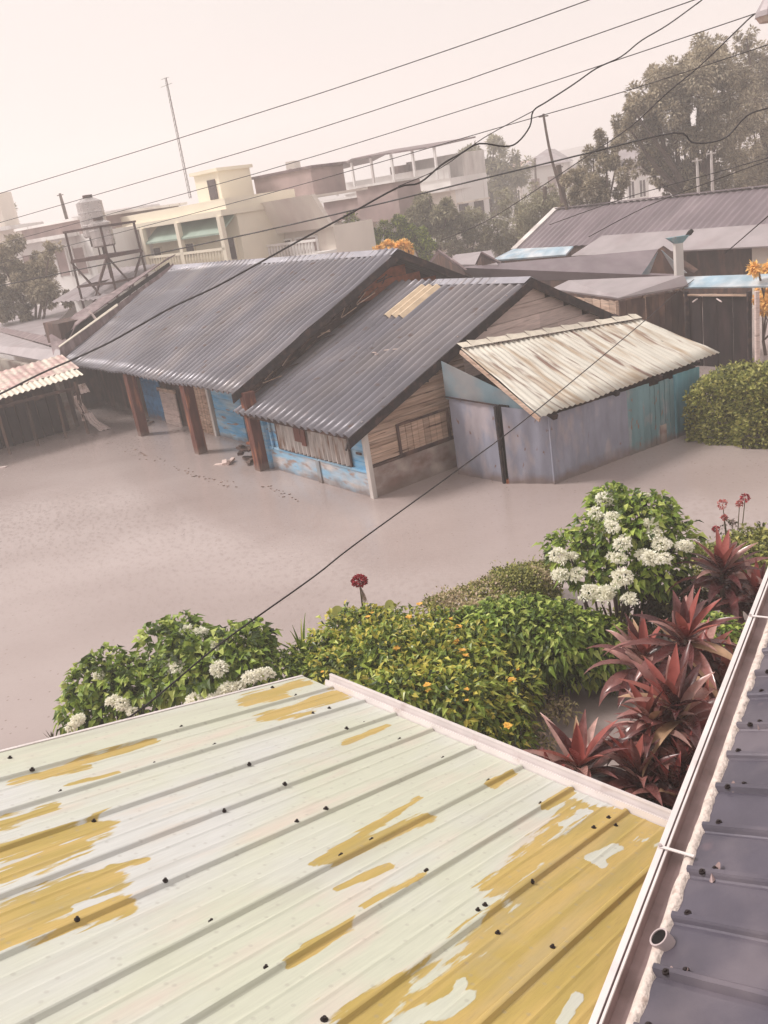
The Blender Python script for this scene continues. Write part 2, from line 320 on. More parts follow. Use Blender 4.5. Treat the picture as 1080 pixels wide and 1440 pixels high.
o = MB().add([(-150, -12, 0), (150, -12, 0), (150, 300, 0), (-150, 300, 0)], [(0, 1, 2, 3)]).build('flood_water', mw); tag(o, kind='structure')
hm = MB(); N = 60
for i in range(N):
    x = -230 + i * 460 / (N - 1); y = 285 + 15 * math.sin(i * .3)
    z = 9 + 4 * noise.noise(Vector((i * .13, 3, 1))) + 1.5 * noise.noise(Vector((i * .6, 1, 1)))
    hm.v += [(x, y - 40, -1), (x, y, z), (x, y + 60, -1)]
for i in range(N - 1): a = 3 * i; hm.f += [(a, a + 3, a + 4, a + 1), (a + 1, a + 4, a + 5, a + 2)]
tag(hm.build('hills', 'hill', smooth=True), kind='structure')

# ================================================================== the blue and timber house (nearer)
def plank_wall_x(mb, x0, x1, y, z0, z1, top=None, h=.16, th=.02, proud=1):   # boards lie along x on the plane y
    z = z0
    while z < z1 - 1e-3:
        hh = min(h * rnd(.85, 1.2), z1 - z); e = rnd(0, .008)
        mb.box((x0, y - th - e, z + .004), (x1, y + .01, z + hh - .004)); z += hh
def plank_wall_y(mb, y0, y1, x, z0, z1f, h=.2, th=.025):                   # boards lie along y on the plane x, clipped to a gable line
    z = z0; zmax = max(z1f(y0 + (y1 - y0) * i / 40) for i in range(41))
    while z < zmax:
        hh = h * rnd(.8, 1.2); ys = [y0 + (y1 - y0) * i / 60 for i in range(61) if z1f(y0 + (y1 - y0) * i / 60) > z + hh * .6]
        if ys:
            a, b_ = min(ys), max(ys); e = rnd(0, .012)
            if b_ - a > .15:
                s = a
                while s < b_ - .01:
                    ln = rnd(1.2, 2.6); t_ = min(b_, s + ln)
                    if b_ - t_ < .4: t_ = b_
                    e = rnd(0, .014); mb.box((x - .01, s + .003, z + .005), (x + th + e, t_ - .003, z + hh - .005)); s = t_
        z += hh
ESL = .396
def zf(y): return 1.38 + ESL * (y + .44) if y < 4.61 else 3.38 - .5 * (y - 4.61)
ho = uvthing('timber_house', 0, 0, 'nearer flooded timber house with a sky blue front and grey corrugated roof', 'house')
b = MB()                                                     # wall shell
b.prism([(-4.1, .03, -.8), (-.03, .03, -.8), (-.03, .03, 1.5), (-4.1, .03, 1.5)], (0, .1, 0)); b.build('front_wall', 'blue_worn', ho)
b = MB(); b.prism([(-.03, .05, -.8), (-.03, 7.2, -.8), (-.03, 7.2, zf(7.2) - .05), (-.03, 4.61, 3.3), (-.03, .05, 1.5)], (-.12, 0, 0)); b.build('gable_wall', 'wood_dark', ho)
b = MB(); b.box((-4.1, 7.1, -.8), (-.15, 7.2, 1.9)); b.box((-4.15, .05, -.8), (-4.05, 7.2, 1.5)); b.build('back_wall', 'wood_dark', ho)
b = MB(); plank_wall_x(b, -3.86, .02, .03, .5, 1.5, h=.2); b.build('blue_boarding', 'blue', ho)
b = MB(); b.box((-3.86, -.02, -.8), (.02, .035, .5)); b.build('render_base', 'blue_worn', ho)
b = MB(); b.box((-3.86, -.045, .5), (.02, -.0, .545)); b.build('sill_batten', 'blue', ho)
b = MB(); b.box((-1.93, -.05, -.8), (-1.8, -.022, .5)); b.build('pilaster', 'shed_teal', ho)
b = MB(); b.corr((-3.35, -.035, .56), (2.75, 0, 0), (0, 0, .6), .16, .035, 3, up=(0, -1, 0)); b.build('shutter_panel', 'galv', ho)
b = MB(); b.box((-3.4, -.045, .52), (-.58, -.01, .56)); b.box((-.6, -.045, .56), (-.56, -.012, 1.2)); b.box((-3.42, -.045, .56), (-3.37, -.012, 1.25)); b.build('panel_frame', 'wood_dark', ho)
b = MB(); b.box((-2.5, -.12, .86), (-2.24, -.09, 1.2)); b.box((-2.22, -.125, .8), (-2.06, -.092, 1.2)); b.build('patch_board', 'wood_red', ho)
b = MB(); b.box((-.32, -.06, .86), (-.16, -.03, .9)); b.build('latch', 'wood_dark', ho)
b = MB(); b.box((-3.98, -.09, -.8), (-3.86, .03, 1.55)); b.box((-3.72, -.055, .5), (-3.66, -.022, 1.4)); b.build('door_jamb', 'blue', ho)
b = MB(); b.box((-.06, -.055, -.8), (.045, .04, 1.55)); b.build('corner_trim', 'plaster_white', ho)
# gable side
b = MB(); b.box((-.02, .05, -.8), (.03, 2.2, .62)); b.build('gable_base', 'plaster', ho)
b = MB(); plank_wall_y(b, .05, 7.1, -.01, .66, lambda y: (zf(y) - .06) if y < 2.75 else -9, h=.15); b.build('gable_boarding', 'wood', ho)
b = MB(); plank_wall_y(b, 2.3, 7.1, -.01, 1.72, lambda y: zf(y) - .06, h=.3); b.build('painted_boarding', 'wood_pale', ho)
b = MB(); b.box((-.01, .05, .6), (.05, 2.3, .65)); b.build('belt_batten', 'wood_dark', ho)
b = MB()
for i in range(8): y = .78 + i * .15; b.box((.025, y + .006, .68 + rnd(0, .01)), (.05 + rnd(0, .01), y + .144, 1.24))
sh = b.build('shuttered_window', 'wood', ho)
b = MB(); b.box((.03, .72, .645), (.075, 2.04, .69)); b.box((.03, .72, 1.24), (.07, 2.04, 1.28)); b.box((.03, .72, .69), (.07, .77, 1.24)); b.box((.03, 1.98, .69), (.07, 2.04, 1.24)); b.build('frame', 'wood_dark', sh)
b = MB(); b.box((.0, 2.2, -.8), (.1, 2.4, .62)); b.box((.005, 2.12, .62), (.06, 2.2, 2.3)); b.build('corner_post', 'wood_dark', ho)
b = MB()
for i in range(9): b.box((.03, 2.2 + rnd(-.04, .02), .72 + i * .13), (.06 + rnd(0, .05), 2.42 + rnd(-.05, .03), .8 + i * .13))
b.build('stub_boards', 'wood', ho)
# roof
b = MB(); b.corr((-4.5, -.44, 1.38), (4.68, 0, 0), (0, 5.05, 2.0), .26, .05, 10, sag=.05, lap=(.43,))
r_ = b.build('roof', 'roof', ho, smooth=True)
b = MB(); b.corr((-4.5, 4.61, 3.38), (4.68, 0, 0), (0, 2.9, -1.45), .2, .02, 6); b.build('rear_roof', 'roof', ho, smooth=True)
b = MB(); b.prism([(-2.85, 4.4, 3.325), (-2.85, 4.61, 3.425), (-2.85, 4.8, 3.33), (-2.85, 4.61, 3.41)], (3.0, 0, 0)); b.build('ridge_cap', 'ridge', r_)
b = MB(); b.corr((-3.2, 3.16, 2.842), (.8, 0, 0), (0, 1.2, .475), .26, .05, 3); b.build('skylight_sheet', 'skylight', r_)
# dark barge boards hang below both rakes
b = MB(); dz = Vector((0, 0, -.2))
for p0, p1 in (((.16, -.5, 1.36), (.16, 4.61, 3.385)), ((.16, 4.61, 3.385), (.16, 7.55, 1.92))):
    p0, p1 = Vector(p0), Vector(p1); b.prism([p0, p1, p1 + dz, p0 + dz], (.035, 0, 0))
b.build('barge_board', 'dark_board', ho)
for k in range(16):
    t_ = k / 15; p = Vector((.1, -.45 + 5 * t_, 1.3 + 1.98 * t_)); q = p + Vector((rnd(-.02, .05), rnd(-.08, .08), -rnd(.05, .18))); MB().bar(p, q, .05, .02).build('rafter_end', 'dark_board', ho)
b = MB(); b.bar((-4.4, -.3, 1.3), (.1, -.3, 1.3), .06, .08); b.bar((-.06, -.35, 1.32), (-.06, 4.6, 3.24), .05, .09); b.build('eave_beam', 'wood_dark', ho)
for (x, y) in ((-2.05, 1.9), (-1.75, 2.0), (-1.5, 2.05), (-1.9, 1.85)):
    b = MB(); z = 1.38 + ESL * (y + .44) + .024; b.bar((x, y, z), (x + rnd(.08, .16), y + rnd(-.02, .03), z + .01), .03, .012); b.build('paint_spot', 'wood_pale', r_)

# ================================================================== the larger house behind with the porch
SL1 = .447
h1 = uvthing('porch_house', -10, 0, 'larger flooded house with long grey corrugated roof and red brown porch posts', 'house')
X = lambda x: x + 10                     # house frame x measured from its own base
b = MB(); b.corr((X(-17.4), -.5, 1.85), (13.25, 0, 0), (0, 5.1, 2.28), .27, .05, 12, sag=.07, lap=(.38, .72)); r1 = b.build('roof', 'roof', h1, smooth=True)
b = MB(); b.corr((X(-17.4), 4.6, 4.13), (13.25, 0, 0), (0, 4.4, -2.1), .19, .02, 6); b.build('rear_roof', 'roof', h1, smooth=True)
b = MB(); b.prism([(X(-17.4), 4.38, 4.06), (X(-17.4), 4.6, 4.18), (X(-17.4), 4.82, 4.07), (X(-17.4), 4.6, 4.165)], (13.2, 0, 0)); b.build('ridge_cap', 'ridge', r1)
b = MB(); dz = Vector((0, 0, -.2))
for p0, p1 in (((X(-4.17), -.55, 1.835), (X(-4.17), 4.6, 4.14)), ((X(-4.17), 4.6, 4.14), (X(-4.17), 9.0, 2.04))):
    p0, p1 = Vector(p0), Vector(p1); b.prism([p0, p1, p1 + dz, p0 + dz], (.035, 0, 0))
b.build('barge_board', 'dark_board', h1)
gx = X(-4.75)
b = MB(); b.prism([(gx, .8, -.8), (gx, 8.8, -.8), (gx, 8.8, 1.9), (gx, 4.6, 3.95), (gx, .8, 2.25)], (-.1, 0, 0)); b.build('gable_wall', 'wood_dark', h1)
b = MB(); plank_wall_y(b, 3.6, 6.6, gx, 3.05, lambda y: 3.95 - .46 * abs(y - 4.6) - .06, h=.22); b.build('gable_boarding', 'brick_red', h1)
b = MB()
for k in range(46):                       # rafters, laths and litter wedged between the two roofs
    t_ = rnd(.02, .92); y = -.3 + 4.9 * t_; z = 1.5 + 2.1 * t_ + rnd(-.02, .22)
    p = Vector((gx + rnd(.15, .42), y, z)); q = p + Vector((rnd(-.1, .14), rnd(.1, .55), rnd(.02, .25))); b.bar(p, q, rnd(.02, .05), .02)
b.build('loose_laths', 'wood_dark', h1)
for k in range(9):
    b = MB(); t_ = rnd(.05, .8); y = -.3 + 4.9 * t_; z = 1.62 + 2.05 * t_
    p = Vector((gx + rnd(.35, .52), y, z)); q = p + Vector((rnd(-.05, .3), rnd(.1, .5), rnd(.0, .22))); b.bar(p, q, .025, .015); b.build('pale_splinter', 'wood', h1)
for (x, y) in ((-10.9, -.3), (-7.1, -.3), (-4.08, -.2)):
    b = MB(); b.prism([(X(x) - .13, y - .13, -.8), (X(x) + .13, y - .13, -.8), (X(x) + .13, y + .13, -.8), (X(x) - .13, y + .13, -.8)], (-.04, .0, 2.62)); b.build('porch_post', 'wood_red', h1, bevel=.01)
b = MB(); b.bar((X(-17), -.28, 1.82), (X(-4.3), -.28, 1.82), .08, .1); b.build('eave_beam', 'wood_dark', h1)
b = MB()
for k in range(64): x = -16.6 + k * .19; b.bar((X(x), -.42, 1.83), (X(x) + rnd(-.01, .01), .4, 2.17), .03, .03)
b.build('rafters', 'wood_dark', h1)
WY = .85
def hwall(x0, x1, m, nm, y=WY, z1=2.2, z0=-.8, parts=None):
    b = MB(); plank_wall_x(b, X(x0), X(x1), y, z0, z1, h=.22); return b.build(nm, m, h1)
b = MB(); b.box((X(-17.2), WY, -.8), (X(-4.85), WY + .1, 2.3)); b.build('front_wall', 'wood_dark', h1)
hwall(-13.2, -11.75, 'blue_deep', 'blue_boarding', y=WY - .02)
b = MB(); plank_wall_x(b, X(-11.65), X(-10.55), WY - .1, -.8, 1.0, h=.18); d_ = b.build('white_door', 'wood_pale', h1)
b = MB(); b.box((X(-11.7), WY - .16, 1.0), (X(-10.5), WY - .08, 1.1)); b.build('lintel', 'wood', d_)
for x in (-9.6, -8.4):
    b = MB(); b.box((X(x), WY - .12, -.8), (X(x) + .12, WY - .03, 2.1)); b.build('door_frame', 'plaster_white', h1)
b = MB()
for i in range(12): b.tube([(X(-9.2 + i * .065), WY - .06 + .02 * (i % 2), 2.0), (X(-9.2 + i * .065), WY - .06 - .02 * (i % 2), -.3)], .035, 6)
b.build('brown_curtain', 'wood', h1)
b = MB(); plank_wall_x(b, X(-8.2), X(-6.6), WY - .03, -.8, 2.0, h=.3); b.build('blue_door', 'blue', h1)
b = MB(); plank_wall_x(b, X(-6.5), X(-5.0), WY - .02, -.8, 2.0, h=.25); b.build('brown_boarding', 'wood_dark', h1)
# things on and about the porch
def pile(name, x0, y0, n, m, label, cat, hgt=.5, sp=.4):
    b = MB()
    for k in range(n):
        p = Vector((rnd(-sp, sp), rnd(-sp * .6, sp * .6), rnd(0, hgt))); q = p + Vector((rnd(-.35, .35), rnd(-.25, .25), rnd(-.04, .12)))
        b.bar(p, q, rnd(.06, .14), rnd(.03, .07))
    o = b.build(name, m, None); o.location = BO + U * x0 + V * y0; o.rotation_euler = (0, 0, YAW); return tag(o, label, cat)
pile('scrap_heap', -5.1, .1, 26, 'wood_dark', 'heap of dark scrap timber beside the third red brown porch post', 'scrap heap', .35, .42)
pile('board_pile', -4.55, .15, 10, 'brick_red', 'orange boards leaning by the corner of the blue house', 'boards', 1.0, .16)
pile('floating_planks', -5.35, -.45, 4, 'wood_pale', 'two pale broken planks afloat in front of the scrap heap', 'planks', .02, .2)
pile('grey_crate', -12.6, .3, 8, 'plaster', 'grey broken crate half sunk under the porch left of the first post', 'crate', .45, .35)

# ================================================================== lean-to shed with the pale streaked roof
s0 = uvthing('lean_to_shed', 2.55, 2.31, 'mauve and teal sheet metal lean-to shed under a rust streaked white roof', 'shed')
def S(x, y, z): return Vector((x - 2.55, y - 2.31, z))
A0, A1, A2 = (.42, 1.80), (1.86, 1.9), (2.55, 2.31)
def panel(nm, p, q, z0, zt0, zt1, m, pitch=.16, amp=.008, off=0, outward=None):
    P0 = S(*p, z0); P1 = S(*q, z0); b = MB()
    n = max(2, int((P1 - P0).length / .04)); d = (P1 - P0).normalized(); out = Vector((d.y, -d.x, 0)); vs = []
    for i in range(n + 1):
        t_ = i / n; x = P0.lerp(P1, t_) + out * (off + amp * math.sin(t_ * (P1 - P0).length / pitch * 6.283))
        zt = zt0 + (zt1 - zt0) * t_
        for j in range(5):
            zz = z0 + (zt - z0) * j / 4; wob = out * .015 * noise.noise(Vector((t_ * 3 + p[0], zz * 1.5, p[1])))
            vs += [Vector((x.x, x.y, zz)) + wob]
    k = len(vs); vs += [v_ - out * .008 for v_ in vs]; fs = []
    for i in range(n):
        for j in range(4): a = i * 5 + j; fs += [(a, a + 5, a + 6, a + 1), (a + k, a + 1 + k, a + 6 + k, a + 5 + k)]
    b.add(vs, fs); return b.build(nm, m, s0)
def ztop(x): return 2.42 - (x - .4) * .435
panel('side_sheet', A0, (1.66, 1.885), -.8, 1.62, 1.52, 'shed_mauve', .3, .006)
panel('side_sheet', (1.78, 1.893), (2.53, 2.29), -.8, 1.5, 1.38, 'shed_mauve', .3, .006)
b = MB(); a_, c_ = S(.36, 1.83, 0), S(2.5, 2.32, 0)
b.add([S(.36, 1.78, 1.55), S(1.78, 2.05, 1.46), S(2.5, 2.187, 1.34), S(2.5, 2.187, 1.45), S(.36, 1.78, 2.3)], [(0, 1, 2, 3, 4)])
o = b.build('gable_sheet', 'shed_gable', s0); sm = o.modifiers.new('s', 'SOLIDIFY'); sm.thickness = .012
b = MB(); b.bar(S(.36, 1.76, 1.6), S(1.78, 1.86, 1.53), .03, .025); b.bar(S(1.7, 1.86, -.8), S(1.66, 1.86, 1.5), .05, .05); b.build('dark_batten', 'dark_board', s0)
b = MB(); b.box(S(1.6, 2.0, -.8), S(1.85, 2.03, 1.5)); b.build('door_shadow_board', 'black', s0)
b = MB(); b.bar(S(2.57, 2.29, -.8), S(2.57, 2.29, 1.36), .035, .035); b.build('corner_post', 'shed_mauve', s0)
fr = [(2.31, 3.1, 'shed_mauve'), (3.1, 3.65, 'shed_mauve'), (3.65, 4.25, 'shed_mauve'), (4.25, 4.85, 'shed_teal'), (4.85, 5.55, 'shed_teal'), (5.55, 6.3, 'shed_turq')]
fx = lambda y: 2.57 + (y - 2.31) * .083
for i, (y0, y1, m_) in enumerate(fr):
    if i == 4:
        b = MB()
        for k in range(5): yy = y0 + k * .14; b.box(S(fx(yy) - .01, yy + .005, -.8), S(fx(yy) + .02 + rnd(0, .01), yy + .135, 1.25 + rnd(-.03, .02)))
        b.build('plank_door', 'shed_teal', s0); continue
    panel('wall_sheet', (fx(y0), y0), (fx(y1), y1), -.8, 1.3, 1.3, m_, .18, .009, off=.006 * (i % 2))
b = MB(); b.box(S(fx(5.15), 5.1, -.8), S(fx(5.15) + .035, 5.5, .38)); b.build('plaster_patch', 'plaster', s0)
b = MB(); b.bar(S(fx(5.5) + .03, 5.56, -.8), S(fx(5.5) + .03, 5.56, 1.3), .05, .05); b.build('turquoise_post', 'shed_turq', s0)
b = MB(); b.add([S(2.83, 6.3, -.8), S(.2, 6.3, -.8), S(.2, 6.3, 2.0), S(2.83, 6.3, 1.3)], [(0, 1, 2, 3)]); b.build('end_wall', 'wood_dark', s0)
b = MB()
for y in (2.2, 3.9, 5.2, 6.4): b.bar(S(.6, y + .15, 2.23), S(2.83, y, 1.33), .1, .09)
b.build('rafter', 'dark_board', s0)
P0, P1, P2, P3 = S(2.82, 1.86, 1.43), S(2.8, 7.17, 1.39), S(.5, 2.2, 2.46), S(1.1, 6.85, 2.12)
b = MB(); na = 38 * 6; vs = []
for i in range(na + 1):
    t_ = i / na
    for j in range(7):
        q = P0.lerp(P1, t_).lerp(P2.lerp(P3, t_), j / 6)
        vs.append(q + Vector((0, 0, (.013 * math.sin(i / 6 * 6.283)) + .03 * noise.noise(Vector((t_ * 6, j * .5, 0))))))
fs = [(i * 7 + j, (i + 1) * 7 + j, (i + 1) * 7 + j + 1, i * 7 + j + 1) for i in range(na) for j in range(6)]
b.add(vs, fs); o = b.build('roof', 'shed_roof', s0, smooth=True); sm = o.modifiers.new('s', 'SOLIDIFY'); sm.thickness = .008
b = MB(); b.bar(P0 + Vector((-.02, -.03, -.05)), P2 + Vector((0, -.03, -.06)), .035, .07); b.build('rake_board', 'wood', s0)
b = MB()
n_ = 20
for k in range(n_):
    q = P2.lerp(P3, k / n_); q2 = P2.lerp(P3, (k + 1) / n_); b.add([q + Vector((.05, 0, .02)), q2 + Vector((.05, 0, .02)), q2 + Vector((-.12, 0, .1)), q + Vector((-.12, 0, .1 + .03 * (k % 2)))], [(0, 1, 2, 3)])
b.build('top_flashing', 'bright_sheet', s0)

# ================================================================== left side: open shack, grey house, rusty clerestory
lf = uvthing('open_shack', -13.2, -2.2, 'dark open-fronted shack with a faded red and cream awning at the left edge', 'shack')
def Q(x, y, z): return Vector((x + 13.2, y + 2.2, z))
b = MB(); b.corr(Q(-13.05, -6.4, 1.5), (0, 5.5, .28), (-.55, 0, .13), .16, .022, 3); b.build('awning', 'bright_sheet', lf)
b = MB(); b.corr(Q(-13.6, -6.4, 1.64), (0, 5.6, .28), (-1.4, 0, .34), .2, .015, 3); b.build('upper_awning', 'red_sheet', lf)
b = MB(); b.box(Q(-14.9, -9, -.8), Q(-14.8, -.9, 1.7)); b.box(Q(-14.8, -9, -.8), Q(-13.3, -8.9, 1.5)); b.build('back_wall', 'wood_dark', lf)
b = MB()
for k in range(9): y = -8.6 + k * .85; b.bar(Q(-13.35 + rnd(-.1, .1), y, -.8), Q(-13.4, y + .05, 1.5), .07, .07)
b.build('posts', 'wood_dark', lf)
b = MB()
for k in range(24): y = -8.6 + k * .31; b.box(Q(-14.5, y, -.8), Q(-14.48 + rnd(0, .02), y + .26, 1.4 + rnd(-.3, .1)))
b.build('interior_shade_slats', 'mesh', lf)  # near-black recessed slats, painting the dark of the open interior
b = MB(); b.box(Q(-13.3, -8.7, 1.38), Q(-13.22, -1.2, 1.46)); b.build('front_beam', 'wood_dark', lf)
cl = uvthing('hanging_laundry', -13.2, -1.15, 'grubby white clothes hanging from the shack corner post down to the water', 'laundry')
b = MB()
def cloth(b, pts, wd, rip=.03):
    vs = []; n = 10
    for i, p in enumerate(pts):
        for j in range(n + 1):
            s_ = (j / n - .5) * wd * (.7 + .5 * i / len(pts)); vs.append(Vector(p) + Vector((rip * math.sin(j * 2.1 + i), s_, rip * .5 * math.cos(j * 1.7))))
    fs = [(i * (n + 1) + j, i * (n + 1) + j + 1, (i + 1) * (n + 1) + j + 1, (i + 1) * (n + 1) + j) for i in range(len(pts) - 1) for j in range(n)]
    b.add(vs, fs)
cloth(b, [(.0, -.05, 1.2), (.03, -.08, 1.0), (.05, -.02, .8), (.02, .05, .6), (.04, .05, .42)], .28); b.build('shirt', 'cloth', cl)
b = MB(); cloth(b, [(.06, .1, .62), (.09, .15, .45), (.12, .22, .3), (.16, .36, .14), (.2, .45, .02)], .34); b.build('towel', 'paper', cl)
b = MB(); cloth(b, [(.02, .16, 1.5), (.04, .18, 1.36), (.05, .2, 1.22)], .3, .02); b.build('folded_sheet', 'cloth', cl)
b = MB(); b.tube([(0, -.02, -.8), (0, -.02, 1.6)], .05); b.build('post', 'wood_dark', cl)
b = MB(); b.bar((.02, -.15, 1.28), (.02, .4, 1.52), .015, .015); b.build('line', 'cable', cl)
# grey rendered house left
gh = thing('grey_house', at_z(20, 560, 0) * 1.0, 'low grey rendered house with a sagging pink grey sheet roof at the left edge', 'house')
base = gh.location.copy()
def Lc(px, py, z): return at_z(px, py, z) - base
b = MB()
p0, p1 = Lc(-60, 490, 1.9), Lc(84, 520, 1.9)
b.add([p0, p1, Vector((p1.x, p1.y, -.8)), Vector((p0.x, p0.y, -.8))], [(0, 1, 2, 3)]); o = b.build('wall', 'grey_render', gh); o.modifiers.new('s', 'SOLIDIFY').thickness = .15
b = MB(); e0, e1 = Lc(-70, 482, 1.95), Lc(86, 512, 1.95)
for (a0, a1, c0, c1, nm, m_) in ((e0, e1, Lc(-60, 450, 2.25), Lc(84, 492, 2.25), 'eave_roof', 'pale_roof'), (Lc(-60, 450, 2.24), Lc(86, 490, 2.26), Lc(-60, 444, 2.4), Lc(62, 472, 2.4), 'middle_roof', 'rust_roof'), (Lc(-60, 446, 2.4), Lc(62, 472, 2.4), Lc(-40, 428, 2.6), Lc(105, 425, 2.6), 'upper_roof', 'pale_roof')):
    b = MB(); b.add([a0, a1, c1, c0], [(0, 1, 2, 3)]); o = b.build(nm, m_, gh); md = o.modifiers.new('s', 'SOLIDIFY'); md.thickness = .05
# rusty clerestory roof: long sheets lifted above the left rake of the porch house
cs = uvthing('rusty_clerestory', -17, 2, 'long brown rusty raised roof strip along the left rake of the porch house roof', 'roof')
def K(x, y, z): return Vector((x + 17, y - 2, z))
rk = lambda t_: Vector((-16.4 - 1.0 * t_, -.5 + 5.1 * t_, 1.85 + 2.28 * t_))
def strip(nm, m_, lo, hi, x0=0, x1=0, t0=0, t1=1):
    b = MB(); n = 8; vs = []
    for i in range(n + 1):
        t_ = t0 + (t1 - t0) * i / n; p = rk(t_); vs += [K(p.x + x0, p.y, p.z + lo * (1 - t_) + .02), K(p.x + x1, p.y, p.z + hi * (1 - .75 * t_))]
    b.add(vs, [(2 * i, 2 * i + 2, 2 * i + 3, 2 * i + 1) for i in range(n)]); o = b.build(nm, m_, cs); o.modifiers.new('s', 'SOLIDIFY').thickness = .03; return o
strip('side_boarding', 'rust_roof', -.1, .42, 0, -.05, .02)
strip('gap_shade_strip', 'black', .42, .62, -.35, -.36, .1)  # solid black sheet standing in for the shade in the gap
strip('ledge', 'bright_sheet', .44, .48, -.02, -.1, .02, .5)
b = MB(); n = 10; vs = []
for i in range(n + 1):
    t_ = i / n; p = rk(t_); vs += [K(p.x - .25, p.y - .1, p.z + .62 * (1 - .5 * t_) - (.35 if i < 2 else 0)), K(p.x - 1.9 + 1.3 * t_, p.y + .4, p.z + .95 * (1 - .6 * t_) - (.2 if i < 2 else 0) + .05 * noise.noise(Vector((i * .9, 0, 0))))]
b.add(vs, [(2 * i, 2 * i + 2, 2 * i + 3, 2 * i + 1) for i in range(n)]); o = b.build('roof_sheets', 'rust_roof', cs); o.modifiers.new('s', 'SOLIDIFY').thickness = .03
b = MB(); p = rk(.33); b.bar(K(p.x - .1, p.y, p.z + .25), K(p.x - .35, p.y - .1, p.z + .62), .06, .06); b.build('prop', 'paper', cs)
b = MB(); p = rk(.5); b.box(K(-19, 0, -.8), K(-17.3, 4, 3.0)); b.build('wall', 'wood_dark', cs)

# ================================================================== right middle distance
def quad_thing(name, pts, m_, label, cat, th=.06, group=None, ridges=None):
    P = [at_z(*p) for p in pts]; b0 = Vector((sum(p.x for p in P) / len(P), sum(p.y for p in P) / len(P), 0))
    o = thing(name, b0, label, cat, group=group)
    b = MB()
    if ridges: b.corr(P[0] - b0, P[1] - P[0], P[3] - P[0], ridges, .02, 4)
    else: b.add([p - b0 for p in P], [tuple(range(len(P)))])
    q = b.build('roof', m_, o, smooth=False)
    if not ridges: q.modifiers.new('s', 'SOLIDIFY').thickness = th
    return o, b0
lr = uvthing('long_roofed_house', -10, 19, 'long house with a wide mauve grey roof and white gable trim on the right', 'house')
e = lambda x, y, z: Vector((x + 10, y - 19, z))
rz0 = uz(789, 293, 3.7); ez0 = uz(719, 351, 2.4)
yr = rz0.y; ye = ez0.y + .0; xl = (rz0.x + ez0.x) / 2
b = MB(); b.corr(e(xl, ye, 2.4), (16, 0, 0), (0, yr - ye, 1.3), .3, .02, 4); lr1 = b.build('roof', 'far_roof', lr)
b = MB(); b.corr(e(xl, yr, 3.7), (16, 0, 0), (0, 3, -1.3), .3, .02, 4); b.build('rear_roof', 'far_roof', lr)
b = MB(); b.bar(e(xl - .05, ye - .05, 2.42), e(xl - .05, yr, 3.74), .3, .05, (0, -.4, 1)); b.build('gable_trim', 'plaster_white', lr)
b = MB(); b.bar(e(xl, yr, 3.73), e(xl + 16, yr, 3.73), .3, .03); b.build('ridge_cap', 'far_roof', lr)
sk0 = uz(815, 358, 2.1); sk1 = uz(1080, 335, 2.1)
x_s = uz(868, 336, 2.45).x
b = MB(); b.add([e(sk0.x - .2, ye - .7 , 2.1), e(sk0.x + 12, ye - .7 , 2.1), e(sk0.x + 12, ye + .5, 2.66), e(sk0.x + .4, ye + .5, 2.66)], [(0, 1, 2, 3)]); o = b.build('skirt_roof', 'pale_roof', lr); o.modifiers.new('s', 'SOLIDIFY').thickness = .05
b = MB(); b.box(e(xl + .3, ye + .1, -.8), e(xl + 15.7, ye + .2, 2.35)); b.box(e(xl + .3, ye + .2, -.8), e(xl + .4, yr + 2.8, 2.3)); b.build('wall', 'wood_dark', lr)
print('long', xl, ye, yr, sk0, sk1)
b = MB(); c0 = uz(1068, 345, 2.0); b.box(e(c0.x, ye - .05, -.8), e(c0.x + 2.5, ye + .08, 2.2)); b.build('cream_panel', 'cream_wall', lr)

def slab_roof(name, pts, label, cat, m_, walls='wood_dark', th=.06, wall_h=None):
    o, b0 = quad_thing(name, pts, m_, label, cat, th)
    P = [at_z(*p) - b0 for p in pts]; c = sum(P, Vector()) / len(P); b = MB()
    vs = []
    for p in P:
        q = c.lerp(p, .93); vs += [Vector((q.x, q.y, -.8)), Vector((q.x, q.y, q.z - th - .02))]
    n = len(P); b.add(vs, [(2 * i, 2 * ((i + 1) % n), 2 * ((i + 1) % n) + 1, 2 * i + 1) for i in range(n)]); b.build('wall', walls, o)
    return o, b0
slab_roof('grey_roofed_shack', [(622, 396, 1.95), (952, 388, 1.95), (928, 350, 2.5), (640, 376, 2.5)], 'low shack with a plain mauve grey roof directly behind the timber gable', 'shack', 'far_roof')
gt_, b0 = quad_thing('tarp_gable', [(903, 386, 2.0), (975, 384, 2.0), (926, 350, 2.75)], 'wood_dark', 'dark triangular roof end with blue tarp strips beside the lamp post', 'gable', .25)
for (a, b_, c_) in (((902, 386, 2.03), (913, 386, 2.03), (925, 354, 2.78)), ((950, 385, 2.03), (966, 384, 2.03), (930, 352, 2.78))):
    b = MB(); b.add([at_z(*a) - b0, at_z(*b_) - b0, at_z(*c_) - b0], [(0, 1, 2)]); o = b.build('tarp_strip', 'blue_tarp', gt_); o.modifiers.new('s', 'SOLIDIFY').thickness = .02
slab_roof('blue_sheet_shack', [(690, 366, 2.35), (795, 358, 2.35), (806, 346, 2.6), (722, 350, 2.6)], 'small roof of sky blue sheeting below the white gable trim', 'shack', 'blue_tarp')
slab_roof('brown_peaked_shack', [(600, 372, 2.6), (655, 380, 2.5), (645, 372, 2.7), (616, 352, 3.2)], 'brown peaked roof corner just behind the porch house ridge', 'shack', 'rust_roof')
slab_roof('flat_pink_shack', [(628, 372, 2.5), (700, 372, 2.5), (690, 352, 2.75), (640, 358, 2.75)], 'flat pinkish sheet roof between the porch house ridge and the blue sheet roof', 'shack', 'pale_roof')
slab_roof('dark_peaked_shack', [(668, 372, 2.5), (704, 370, 2.5), (676, 355, 2.95)], 'small dark peaked roof beside the flat pinkish roof', 'shack', 'rust_roof')
